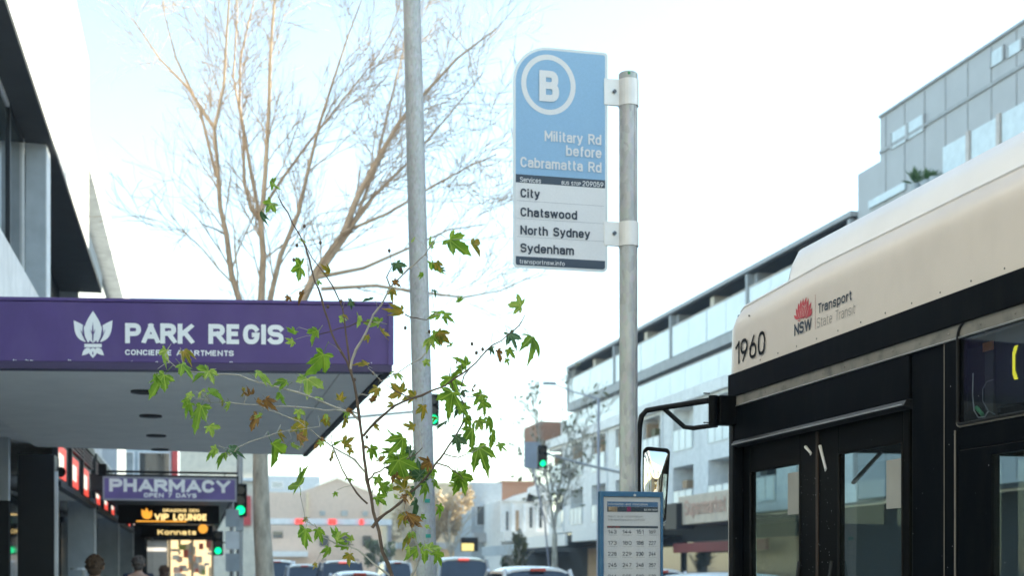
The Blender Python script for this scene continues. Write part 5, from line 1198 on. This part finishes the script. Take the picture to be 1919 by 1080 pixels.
# ================================================================== street behind the camera, seen in the bus mirror
rb2 = empty('brown_shop_block', (-6, -30, 0), 'tan shop building behind the stop, seen in the bus mirror', 'building')
MB().box(-10, -2.1, -70, -12.1, 0, 9).build('wall', mat('tan_render', (.45, .36, .26), .8), rb2)
for k in range(9):
    MB().box(-2.14, -2.06, -18 - k * 5, -15.5 - k * 5, 4.6, 6.6).build('window', 'winglass', rb2); MB().box(-2.14, -2.06, -18.5 - k * 5, -14 - k * 5, .3, 2.8).build('shop_window', 'winglass', rb2)
ab = empty('rear_awning', (-.4, -25, 3), 'flat shop awning behind the stop, seen in the bus mirror', 'awning')
MB().box(-2.1, 1.3, -60, -10, 3.1, 3.2).build('awning_deck', 'charcoal', ab); MB().box(1.3, 1.36, -60, -10, 3.0, 3.6).build('fascia', 'cream', ab)
wb_ = empty('striped_barrier', (.0, -8, 0), 'yellow and black striped works barrier, seen in the bus mirror', 'barrier')
for zz in (1.0, 1.5):
    for k in range(14): MB().prism([(-1.8 + k * .24, -8, zz), (-1.56 + k * .24, -8, zz), (-1.44 + k * .24, -8, zz + .3), (-1.68 + k * .24, -8, zz + .3)], (0, .03, 0)).build('stripe', mat('barrier_yellow', (.75, .42, .02), .5) if k % 2 else 'black', wb_)
for x in (-1.6, 1.4): MB().box(x, x + .06, -7.96, -7.9, 0, 2.0).build('post', 'steel', wb_)

# ================================================================== air
hz = MB().box(-120, 320, -90, 480, -1.2, 48).build('haze', 'white', kind='stuff')
hm_ = bpy.data.materials.new('haze_air'); hm_.use_nodes = True; hn = hm_.node_tree; hn.nodes.clear()
vo_ = hn.nodes.new('ShaderNodeVolumePrincipled'); vo_.inputs['Density'].default_value = .0011; vo_.inputs['Color'].default_value = (.95, .97, 1, 1); vo_.inputs['Anisotropy'].default_value = .3
ho_ = hn.nodes.new('ShaderNodeOutputMaterial'); hn.links.new(vo_.outputs[0], ho_.inputs['Volume']); hz.data.materials.clear(); hz.data.materials.append(hm_)

# ================================================================== cars
def make_car(name, label, paint, L=4.6, W=1.82, H=1.75, kind='suv', group='cars queued on the road', lamp=False, post=.05):
    """built facing +Y with its rear at y=0"""
    r = empty(name, (0, 0, 0), label, 'car', group); h = W / 2
    z0, zb, zs = .25, H * .55, H
    rear = .12 if kind != 'sedan' else .9
    low = [(0, z0 + .1), (-.02, z0 + .35), (.02, zb - .05), (.06, zb), (L - 1.15, zb + .0), (L - .25, zb - .14), (L - .03, zb - .35), (L, z0 + .1), (L - .3, z0), (.3, z0)]
    mb = MB(); n = len(low); V = []
    for x, sc_ in ((-h + .02, .93), (-h, .985), (-h + .04, 1), (h - .04, 1), (h, .985), (h - .02, .93)):
        V += [(x, L / 2 + (y - L / 2) * (.985 + .015 * sc_), z0 + (z - z0) * sc_) for y, z in low]
    mb.add(V, [tuple(range(n)), tuple(5 * n + n - 1 - i for i in range(n))] + [(i * n + (j + 1) % n, i * n + j, (i + 1) * n + j, (i + 1) * n + (j + 1) % n) for i in range(5) for j in range(n)])
    mb.build('body', paint, r, smooth=True)
    # roof shell as grid with crowned edges
    y0, y1 = rear + .32, L - (2.3 if kind != 'sedan' else 1.9)
    mb = MB(); V = []; nx, ny = 9, 7
    for j in range(ny):
        t = j / (ny - 1); y = y0 - .06 + (y1 - y0 + .06) * t
        for i in range(nx):
            u = -1 + 2 * i / (nx - 1); zz = zs - .05 * u * u - .06 * abs(u) ** 8 - .05 * (2 * t - 1) ** 4; V.append((u * h * .80, y, zz))
    fs = [(j * nx + i, j * nx + i + 1, (j + 1) * nx + i + 1, (j + 1) * nx + i) for j in range(ny - 1) for i in range(nx - 1)]
    k = len(V); mb.add(V + [(v[0], v[1], v[2] - .05) for v in V], fs + [tuple(k + q for q in reversed(f)) for f in fs] + [(i + 1, i, k + i, k + i + 1) for i in range(nx - 1)] + [((ny - 1) * nx + i, (ny - 1) * nx + i + 1, k + (ny - 1) * nx + i + 1, k + (ny - 1) * nx + i) for i in range(nx - 1)] + [(j * nx, (j + 1) * nx, k + (j + 1) * nx, k + j * nx) for j in range(ny - 1)] + [((j + 1) * nx + nx - 1, j * nx + nx - 1, k + j * nx + nx - 1, k + (j + 1) * nx + nx - 1) for j in range(ny - 1)])
    mb.build('roof', paint, r, smooth=True)
    # glasshouse
    zt_ = zs - .12; a = h * .79; b = h * .93
    bot = [(-b, rear - .04), (b, rear - .04), (b, L - 1.25), (-b, L - 1.25)]; top = [(-a, y0 - .04), (a, y0 - .04), (a, y1), (-a, y1)]
    V = [(x, y, zb - .02) for x, y in bot] + [(x, y, zt_) for x, y in top]
    gl = mat('car_glass', (.02, .035, .06), .05, spec=.8)
    for nm, q in (('rear_window', (0, 1, 5, 4)), ('side_window', (1, 2, 6, 5)), ('windscreen', (2, 3, 7, 6)), ('side_window', (3, 0, 4, 7))):
        MB().add([V[i] for i in q], [(0, 1, 2, 3)]).build(nm, gl, r)
    for i in range(4):
        p, q = Vector(V[i]), Vector(V[4 + i]); MB().tube([p, q + Vector((0, 0, .03))], [post, post * .9], 8).build('pillar', paint, r, smooth=True)
    MB().box(-.16, .16, y0 - .13, y0 - .05, zs - .115, zs - .055).build('brake_lamp', 'brake' if lamp else 'tail', r)
    for s in (-1, 1):
        MB().box(s * h * .95 - .07, s * h * .95 + .05, -.035, .06, zb - .35, zb - .02).build('tail_lamp', 'tail', r, bevel=.01)
        MB().box(s * (h + .14) - .09, s * (h + .14) + .09, L - 1.75, L - 1.65, zb + .02, zb + .17).build('wing_mirror', paint, r, bevel=.02)
        for y in (.85, L - .9):
            wv = MB().tube([(s * (h - .2), y, .33), (s * (h + .01), y, .33)], .33, 22).build('wheel', 'rubber', r, smooth=True); MB().tube([(s * (h - .19), y, .33), (s * (h + .018), y, .33)], .2, 16).build('rim', 'steel', wv, smooth=True)
    MB().box(-.26, .26, -.045, -.02, .62, .74).build('number_plate', 'whitetrim', r)
    return r
pw = mat('car_paint_white', (.75, .76, .78), .25, coat=.5, var=.02); ps_ = mat('car_paint_silver', (.40, .42, .44), .3, .4, coat=.5, var=.02); pn = mat('car_paint_navy', (.03, .05, .10), .25, coat=.6, var=.05); pt = mat('car_paint_taupe', (.30, .28, .26), .3, .3, coat=.5)
GZ = -.14
def place(car, px, D_, topy, H):
    c = at(px, 1072, D_); car.location = (c.x, c.y, GZ); 
    return car
def carat(px, D_, topy, wpx, kind, paint, label, **kw):
    H = CAM_H + (1072 - topy) * D_ / 2500 - GZ; W = wpx * D_ / 2500
    c = make_car('parked_car' if False else 'queued_car', label, paint, L=4.7, W=W, H=H, kind=kind, **kw)
    q = at(px, 1072, D_); c.location = (q.x, q.y, GZ); return c
carat(874, 40, 1044, 112, 'suv', ps_, 'silver roofed van with large dark blue rear window, right of the light pole', lamp=True)
carat(645, 52, 1051, 86, 'suv', pn, 'dark rear windowed four wheel drive with red brake lamp, left of the young tree', lamp=True)
carat(521, 62, 1050, 40 + 34, 'suv', pw, 'white van beside the plane tree trunk', post=.12)
carat(1035, 27, 1061, 165, 'sedan', pw, 'white car nearest the camera between light pole and timetable case')
carat(685, 33, 1071, 110, 'sedan', pw, 'white low car behind the trunk of the young tree')
carat(575, 58, 1058, 74, 'sedan', ps_, 'silver car between the white van and the dark four wheel drive')
carat(748, 62, 1052, 60, 'suv', pw, 'pale car glimpsed between young tree and light pole')
carat(1270, 34, 1066, 120, 'sedan', pw, 'white car seen between timetable case and bus front')
def rails(c, W, H, L=4.7):
    for sgn in (-1, 1): MB().tube([(sgn * W * .36, .7, H - .02), (sgn * W * .36, .8, H + .04), (sgn * W * .36, L - 2.6, H + .04), (sgn * W * .36, L - 2.5, H - .04)], .018, 6).build('roof_rail', 'black', c, smooth=True)
    for o_ in c.children:
        if o_.name.startswith('roof_rail'): o_.matrix_parent_inverse = Matrix.Identity(4)
rails([o for o in COL.objects if o.get('label', '').startswith('dark rear windowed')][0], 1.79, 2.07)
c8 = carat(1460, 17.5, 1074, 300, 'sedan', ps_, 'silver car seen through the bus door glass')

# ================================================================== people
def skinned(name, edges_pts, edges, radii, m_, parent, sub=2, root=0):
    me = bpy.data.meshes.new(name); me.from_pydata([tuple(p) for p in edges_pts], edges, []); me.update()
    o = bpy.data.objects.new(name, me); COL.objects.link(o); me.materials.append(M[m_] if isinstance(m_, str) else m_)
    s = o.modifiers.new('skin', 'SKIN')
    if not me.skin_vertices: me.attributes
    for i, v in enumerate(me.skin_vertices[0].data if me.skin_vertices else []):
        rr_ = radii[i]; v.radius = rr_ if hasattr(rr_, '__len__') else (rr_, rr_); v.use_root = (i == root)
    sb_ = o.modifiers.new('sub', 'SUBSURF'); sb_.levels = sub; sb_.render_levels = sub
    s.use_smooth_shade = True
    if parent: attach(o, parent)
    return o
def skin_obj(name, pts, edges, radii, m_, parent, root=0, sub=2):
    me = bpy.data.meshes.new(name); bm = bmesh.new(); ly = bm.verts.layers.skin.verify()
    vs = []
    for i, p in enumerate(pts):
        v = bm.verts.new(p); rr_ = radii[i]; v[ly].radius = rr_ if hasattr(rr_, '__len__') else (rr_, rr_); v[ly].use_root = (i == root); vs.append(v)
    for a, b in edges: bm.edges.new((vs[a], vs[b]))
    bm.to_mesh(me); bm.free(); me.materials.append(M[m_])
    o = bpy.data.objects.new(name, me); COL.objects.link(o)
    s = o.modifiers.new('skin', 'SKIN'); s.use_smooth_shade = True
    q = o.modifiers.new('sub', 'SUBSURF'); q.levels = sub; q.render_levels = sub
    attach(o, parent); return o
def make_person(label, hgt, jacket, hairm, long_hair=False, print_m=None):
    """walking away (+Y), feet at the origin"""
    k = hgt / 1.75; r = empty('person', (0, 0, 0), label, 'person')
    V = lambda *a: Vector(a) * k
    pts = [V(0, 0, .95), V(0, .01, 1.15), V(0, 0, 1.38), V(0, 0, 1.50), V(0, .02, 1.60), V(0, .02, 1.70),   # 0 pelvis..5 head top
           V(.19, 0, 1.42), V(.25, -.03, 1.14), V(.25, .05, .90), V(-.19, 0, 1.42), V(-.25, .02, 1.14), V(-.25, .10, .90),
           V(.09, 0, .90), V(.10, .10, .50), V(.10, .10, .08), V(.10, .24, .04), V(-.09, 0, .90), V(-.10, -.04, .50), V(-.10, -.22, .14), V(-.10, -.12, .04)]
    ed = [(0, 1), (1, 2), (2, 3), (3, 4), (4, 5), (2, 6), (6, 7), (7, 8), (2, 9), (9, 10), (10, 11), (0, 12), (12, 13), (13, 14), (14, 15), (0, 16), (16, 17), (17, 18), (18, 19)]
    ra = [(.15, .11), (.14, .10), (.16, .10), (.055, .055), (.085, .10), (.06, .07), .06, .045, .03, .06, .045, .03, .085, .06, .04, .035, .085, .06, .04, .035]
    ra = [tuple(x * k for x in a_) if hasattr(a_, '__len__') else a_ * k for a_ in ra]
    skin_obj('body', pts, ed, ra, 'skin', r)
    jp = [V(0, 0, .92), V(0, .01, 1.15), V(0, 0, 1.38), V(0, 0, 1.47)] + pts[6:12]
    skin_obj('jacket', jp, [(0, 1), (1, 2), (2, 3), (2, 4), (4, 5), (5, 6), (2, 7), (7, 8), (8, 9)], [(.18 * k, .14 * k), (.17 * k, .13 * k), (.185 * k, .125 * k), (.075 * k, .075 * k)] + [.078 * k, .062 * k, .05 * k] * 2, jacket, r)
    tp_ = [V(0, 0, .97)] + pts[12:15] + pts[16:19]
    skin_obj('trousers', tp_, [(0, 1), (1, 2), (2, 3), (0, 4), (4, 5), (5, 6)], [(.165 * k, .125 * k), .10 * k, .08 * k, .06 * k, .10 * k, .08 * k, .06 * k], 'denim', r)
    for i, j in ((14, 15), (18, 19)):
        p, q = pts[i], pts[j]; MB().ball(((p.x + q.x) / 2, (p.y + q.y) / 2, max(.05, (p.z + q.z) / 2 - .02)), .05, .14, .055).build('shoe', 'blackcloth', r, smooth=True)
    rr_ = random.Random(int(hgt * 1000)); hm = MB()
    hm.ball((0, -.005, 1.65 * k), .100 * k, .112 * k, .112 * k, 24, 16); hm.ball((0, -.03, 1.585 * k), .082 * k, .078 * k, .07 * k, 18, 12)
    for _ in range(46):
        a_ = rr_.uniform(0, 6.28); e_ = rr_.uniform(-.3, 1.4); hm.ball((.094 * k * math.cos(a_) * math.cos(e_), -.012 + .10 * k * math.sin(a_) * math.cos(e_), 1.65 * k + .104 * k * math.sin(e_)), .026, .026, .018 + rr_.random() * .012, 8, 6)
    if long_hair: hm.ball((0, -.05, 1.52 * k), .10 * k, .07 * k, .17 * k, 18, 12)
    hm.build('hair', hairm, r, smooth=True)
    for s in (-1, 1): MB().ball((s * .093 * k, .03, 1.62 * k), .014, .025, .034).build('ear', 'skin', r, smooth=True)
    MB().ball((0, .135 * k, 1.60 * k), .016, .022, .028).build('nose', 'skin', r, smooth=True)
    for s in (-1, 1): MB().ball((s * .033 * k, .115 * k, 1.635 * k), .013, .008, .009).build('eye', 'whitetrim', r, smooth=True)
    MB().ball((0, .118 * k, 1.555 * k), .026, .008, .008).build('mouth', 'nswred', r, smooth=True)
    for s, hz in ((1, pts[8]), (-1, pts[11])):   # hands: palm with five curled fingers
        hp_ = hz + Vector((0, .005, -.05)); P = [hz, hp_, hp_ + Vector((0, 0, -.03))]; E = [(0, 1), (1, 2)]; Rr = [(.022, .028), (.014, .036), (.012, .036)]
        for f_ in range(4):
            yy = -.027 + f_ * .018; L_ = (.035, .042, .04, .03)[f_]; b0_ = hp_ + Vector((0, yy, -.03)); i0 = len(P)
            P += [b0_ + Vector((-s * .004, 0, -L_)), b0_ + Vector((-s * .02, 0, -L_ * 1.7))]; E += [(2, i0), (i0, i0 + 1)]; Rr += [.0085, .007]
        i0 = len(P); P += [hp_ + Vector((-s * .01, .04, -.01)), hp_ + Vector((-s * .02, .055, -.04))]; E += [(1, i0), (i0, i0 + 1)]; Rr += [.010, .008]
        skin_obj('hand', P, E, Rr, 'skin', r, sub=1)
    if print_m: MB().add([(-.11 * k, -.15 * k, 1.30 * k), (.11 * k, -.15 * k, 1.30 * k), (.09 * k, -.142 * k, 1.37 * k), (-.09 * k, -.142 * k, 1.37 * k)], [(0, 1, 2, 3)]).build('jacket_print', print_m, r)
    return r
def stand(p, px, D_):
    q = at(px, 1072, D_); p.location = (q.x, q.y, 0)
stand(make_person('person with short brown wavy hair in dark clothing, nearest on the footpath', 1.67, 'blackcloth', 'hair'), 178, 15)
stand(make_person('person in navy jacket with teal back print walking away under the awning', 1.74, 'navy', 'hairgrey', print_m='teal'), 260, 21.5)
stand(make_person('person with long auburn hair just right of the navy jacket walker', 1.61, 'blackcloth', 'hairred', True), 308, 27)

# ================================================================== young plane tree with leaves, close to the camera
DT = 5.25
yt = empty('young_plane_tree', tuple(at(790, 1072, DT) - Vector((0, 0, 1.5))), 'young plane tree with thin stems and green to yellow lobed leaves in front', 'tree')
rr = random.Random(77)
def dof(seed): return random.Random(seed).uniform(-.35, .35)
stems = [
 ('trunk', 'twig', .0085, .0022, 0, [(800, 2100), (770, 1400), (748, 1130), (735, 1080), (717, 1035), (700, 960), (688, 900), (683, 860), (676, 800), (668, 740), (657, 695), (640, 660), (622, 625), (608, 580), (597, 540), (587, 515), (580, 485), (562, 440), (540, 398), (524, 372)]),
 ('branch', 'twig', .0042, .0016, .05, [(660, 700), (652, 650), (646, 600), (635, 560), (610, 515), (585, 483), (562, 440)]),
 ('branch', 'twigpale', .0055, .0016, -.1, [(657, 692), (668, 655), (687, 622), (700, 590), (715, 572), (735, 535), (765, 505), (785, 488), (803, 468), (812, 455)]),
 ('branch', 'twigpale', .0050, .0016, .15, [(676, 790), (660, 775), (620, 760), (585, 745), (535, 730), (485, 717), (450, 704), (410, 702), (360, 697), (330, 688), (310, 668)]),
 ('branch', 'twigpale', .0038, .0015, -.2, [(672, 776), (655, 772), (610, 770), (580, 765), (535, 762), (485, 760), (430, 755), (395, 755)]),
 ('branch', 'twigpale', .0042, .0015, .1, [(684, 885), (665, 862), (640, 848), (610, 828), (585, 808), (560, 790), (530, 778), (495, 765)]),
 ('branch', 'twig', .0040, .0015, -.1, [(689, 945), (670, 926), (650, 895), (636, 866), (624, 837), (622, 815)]),
 ('branch', 'twig', .0065, .0022, .12, [(698, 990), (710, 974), (725, 962), (742, 950), (756, 938), (766, 926), (785, 911), (800, 895), (818, 868), (832, 851), (853, 820), (870, 790), (872, 760), (850, 730), (842, 700)]),
 ('branch', 'twig', .0052, .0016, -.05, [(680, 900), (688, 880), (683, 830), (707, 789), (738, 762), (773, 747), (809, 733), (827, 727), (853, 709), (880, 691), (902, 669), (924, 647), (951, 629), (973, 611), (984, 591)][3:] and [(681, 818), (707, 789), (738, 762), (773, 747), (809, 733), (827, 727), (853, 709), (880, 691), (902, 669), (924, 647), (951, 629), (973, 611), (984, 591)]),
 ('branch', 'twig', .0036, .0016, 0, [(689, 912), (692, 899), (702, 888), (720, 878), (737, 872), (761, 863), (780, 852), (792, 840)]),
 ('branch', 'twigpale', .0045, .0015, .2, [(738, 1085), (722, 1073), (708, 1063), (689, 1046), (672, 1032), (655, 1025), (630, 1020), (607, 1008), (592, 988), (573, 976)]),
 ('branch', 'twigpale', .0060, .0018, -.25, [(800, 1500), (772, 1080), (783, 1055), (787, 1039), (783, 1023), (778, 1007), (772, 990), (764, 974), (758, 954), (760, 921)]),
 ('branch', 'twig', .0030, .0014, 0, [(818, 868), (840, 875), (858, 888), (868, 898)]),
 ('branch', 'twig', .0030, .0014, .1, [(700, 604), (675, 602), (655, 612), (620, 622), (595, 628)]),
 ('branch', 'twigpale', .0026, .0013, -.1, [(812, 640), (790, 672), (745, 700), (715, 715), (690, 690)]),
 ('branch', 'twig', .0026, .0013, .0, [(773, 747), (745, 735), (725, 722)]),
 ('branch', 'twigpale', .0024, .0012, .0, [(430, 855), (445, 840), (470, 828), (520, 812), (560, 806), (600, 800)]),
 ('branch', 'twig', .0030, .0013, .1, [(735, 545), (725, 520), (735, 500), (752, 492)]),
 ('branch', 'twig', .0028, .0013, .1, [(760, 590), (780, 596), (800, 600), (815, 590)]),
 ('branch', 'twig', .0026, .0013, .1, [(832, 851), (860, 858), (885, 850)]),
 ('branch', 'twig', .0026, .0013, .1, [(880, 691), (870, 705), (860, 740), (880, 745), (900, 742)]),
 ('branch', 'twigpale', .0022, .0012, .0, [(787, 1039), (800, 1030), (815, 1042)]),
]
segs = []
for nm, m_, r0, r1, off, L in stems:
    n = len(L); P = []
    for k, (x, y) in enumerate(L):
        s = k / (n - 1); P.append(at(x, y, DT + off * s))
    # smooth by inserting midpoints with jitter
    Q = [P[0]]
    for a_, b_ in zip(P[:-1], P[1:]): Q += [a_.lerp(b_, .5) + Vector((rr.gauss(0, .002), rr.gauss(0, .002), rr.gauss(0, .002))), b_]
    nn = len(Q); rad = [(r0 + (r1 - r0) * (k / (nn - 1)) ** .8) * (1.25 if (k % 5 == 2) else 1) for k in range(nn)]
    MB().tube(Q, rad, 8).build(nm, m_, yt, smooth=True)
    segs += [q for q in Q if q.z > 1.2]
def leaf_mesh(seed, curl, fold):
    rr_ = random.Random(seed)
    lob = [(90, 1.0), (90 + 47, .82), (90 - 47, .82), (90 + 98, .50), (90 - 98, .50)]
    out = []
    ang = [-98, -47, 0, 47, 98]; len_ = [.5, .85, 1.05, .85, .5]; sin_ = [.20, .42, .48, .48, .42, .20]
    sa = [-128, -72, -23, 23, 72, 128]
    for i in range(5):
        out.append((sa[i], sin_[i] * rr_.uniform(.9, 1.1)))
        a, L = ang[i] + rr_.uniform(-5, 5), len_[i] * rr_.uniform(.88, 1.1)
        wv = 12 + 2 * rr_.random()
        out += [(a - wv * 1.5, L * .60), (a - wv * 1.05, L * .66), (a - wv * 1.15, L * .76) , (a - wv * .55, L * .80), (a, L), (a + wv * .55, L * .80), (a + wv * 1.15, L * .76), (a + wv * 1.05, L * .66), (a + wv * 1.5, L * .60)]
    out.append((sa[5], sin_[5]))
    pts = [Vector((0, 0, 0))]
    for a, L in out:
        x, y = L * math.sin(R(a)), L * math.cos(R(a))
        r_ = math.hypot(x, y); near = min(abs(a - q) for q in ang)
        z = -curl * r_ * r_ + fold * abs(x) * .5 + .10 * math.sin(R(a) * 5 + seed) * r_ + (near / 24) * .07 * r_
        pts.append(Vector((x, y, z)))
    n = len(pts) - 1; fs = [(0, i, i + 1) for i in range(1, n)]
    k = len(pts)
    # petiole as thin tapered strip pair
    pet = [Vector((0, 0, 0)), Vector((.02, -.25, -.03)), Vector((0, -.5, -.02))]
    mb = MB(); mb.add(pts, fs); mb.tube(pet, [.013, .010, .012], 5)
    me = bpy.data.meshes.new('leaf'); me.from_pydata(mb.v, [], mb.f); me.update(); me.materials.append(LEAF['g'])
    me.polygons.foreach_set('use_smooth', [True] * len(me.polygons))
    return me
LM = [leaf_mesh(i, c_, f_) for i, (c_, f_) in enumerate(((.15, .3), (.45, .5), (.8, .2), (.3, 1.1), (.8, 1.0), (.2, -.6), (1.1, .4), (-.4, .7), (.5, 1.5), (1.3, .9)))]
LV = """508,343,26,g 503,388,34,g 488,402,26,d 569,450,18,b 552,502,44,g 565,556,26,n 617,510,22,y 305,665,36,b 298,714,50,g 350,690,38,g 380,700,40,g 394,702,34,b 355,742,22,b 374,733,24,b 403,735,34,g
350,762,34,g 372,775,52,g 396,807,28,b 457,735,24,y 470,742,28,n 502,755,26,n 528,745,26,g 478,790,38,n 492,700,34,b 530,715,28,g 600,680,56,g 577,720,44,b 590,628,36,g 548,625,26,g 640,600,22,b
415,850,34,g 442,846,38,d 395,850,30,g 515,848,56,g 522,815,26,y 574,805,52,y 560,826,36,n 560,900,62,g 612,790,26,y 646,792,22,y 682,680,26,y 707,735,32,y 700,605,40,g 716,628,30,y 745,585,34,y
735,550,26,y 742,530,18,n 747,500,26,d 690,562,22,d 660,567,20,d 672,600,26,b 806,457,22,b 856,458,52,g 812,503,36,g 826,506,14,d 816,545,18,d 820,582,38,g 838,592,24,g 822,630,36,g 803,640,32,b 800,680,18,b
745,730,36,y 770,745,28,y 735,760,22,y 795,770,30,y 968,572,34,b 960,635,36,d 1005,640,52,g 935,665,26,n 958,660,28,g 920,655,18,d 870,680,30,g 858,692,34,g 850,720,46,g 845,752,56,g 866,735,28,d 886,727,18,n
896,747,36,g 907,762,32,g 880,787,28,g 902,795,30,b 858,830,38,d 890,818,52,g 907,850,56,g 928,820,38,g 752,830,40,g 740,868,36,g 702,845,28,g 752,878,52,g 778,882,48,d 800,870,36,n 715,860,22,y 690,840,16,n
872,905,52,g 855,895,30,g 818,905,20,g 752,910,30,y 722,915,28,g 712,936,24,g 752,970,32,y 775,968,36,n 785,948,38,d 762,1008,30,y 778,1000,16,b 776,1032,42,g 797,1037,40,g 822,1045,32,g 570,1005,42,g
600,1000,28,g 630,1010,48,g 642,1022,30,g 615,1035,28,g 655,1047,24,y 573,975,12,y 650,830,24,y 660,845,20,y 640,745,20,y 560,775,20,b 705,800,18,y 655,895,18,g 735,845,30,g 765,850,34,d 790,905,34,d 805,885,30,g
730,815,24,g 770,800,22,y 838,770,30,g 830,790,24,d 870,770,26,g 845,650,16,g 862,760,30,d 920,790,28,g 940,838,24,g 760,935,24,n 780,980,24,n 745,700,22,b 655,770,16,n 700,750,18,n 600,745,18,b 430,760,18,b 540,560,14,n
486,756,20,n 620,850,22,y 600,830,26,n 780,925,34,d 800,915,28,g 768,895,36,y 745,890,34,n 760,865,40,g 730,885,28,d"""
toks = [t.split(',') for t in LV.split()]
toks += [(float(t[0]) + rr.gauss(0, 16), float(t[1]) + rr.gauss(0, 16), float(t[2]) * rr.uniform(.45, .8), rr.choice('gbbgy')) for t in rr.sample(toks, 60) if 600 < float(t[0]) < 950 or rr.random() < .5]
for x, y, s, kd in toks:
    x, y, s = float(x), float(y), float(s) * 1.12
    p = at(x, y, DT); near = min(segs, key=lambda q: (q - CAMP).normalized().cross((p - CAMP).normalized()).length)
    D_ = depth(near) + rr.uniform(-.10, .10); c = at(x, y, D_)
    toward = c - near; L = s * D_ / 2500
    # tip direction in the picture plane: away from the twig with a droop
    right = Vector((cs, -sn, 0)); up = Vector((0, 0, 1)); view = Vector((sn, cs, 0))
    dx, dz = toward.dot(right), toward.z
    m0 = max(math.hypot(dx, dz), 1e-4)
    ddx, ddz = dx / m0 + rr.gauss(0, .35), dz / m0 - .75 + rr.gauss(0, .3)
    tip = (right * ddx + up * ddz + view * rr.gauss(0, .5)).normalized()
    nrm_ = (-view + up * rr.gauss(.5, .7) + right * rr.gauss(0, .9)).normalized(); nrm_ = (nrm_ - tip * nrm_.dot(tip)).normalized(); xx = tip.cross(nrm_)
    sc_ = L * .76
    mt = Matrix((xx, tip, nrm_)).transposed().to_4x4()
    o = bpy.data.objects.new('leaf', rr.choice(LM)); COL.objects.link(o)
    attach(o, yt); o.rotation_euler = mt.to_euler(); o.scale = (sc_ * rr.uniform(.7, 1.15), sc_ * rr.uniform(.85, 1.15), sc_); o.location = c - tip * sc_ * .35
    o.material_slots[0].link = 'OBJECT'; o.material_slots[0].material = LEAF[kd]
    # petiole twig back to the stem when the leaf stands off it
    base = o.location - tip * sc_ * .5
    if (base - near).length < .40: MB().tube([near, near.lerp(base, .5) + Vector((0, 0, .004)), base], [.0012, .0010, .0010], 5).build('petiole', 'twigpale', yt)
# buds and dry seed husks
for x, y in ((571, 424), (557, 460), (601, 455), (551, 487), (615, 575), (640, 565), (663, 568), (730, 470), (752, 505), (905, 655), (893, 662), (885, 645), (760, 615), (805, 622), (688, 820), (620, 862), (665, 712), (700, 700)):
    p = at(x, y, DT); near = min(segs, key=lambda q: (q - p).length); MB().ball(p, .006, .006, .008, 8, 6).build('bud', 'twig', yt, smooth=True)
    if (near - p).length < .35: MB().tube([near, p], .0009, 5).build('petiole', 'twig', yt)
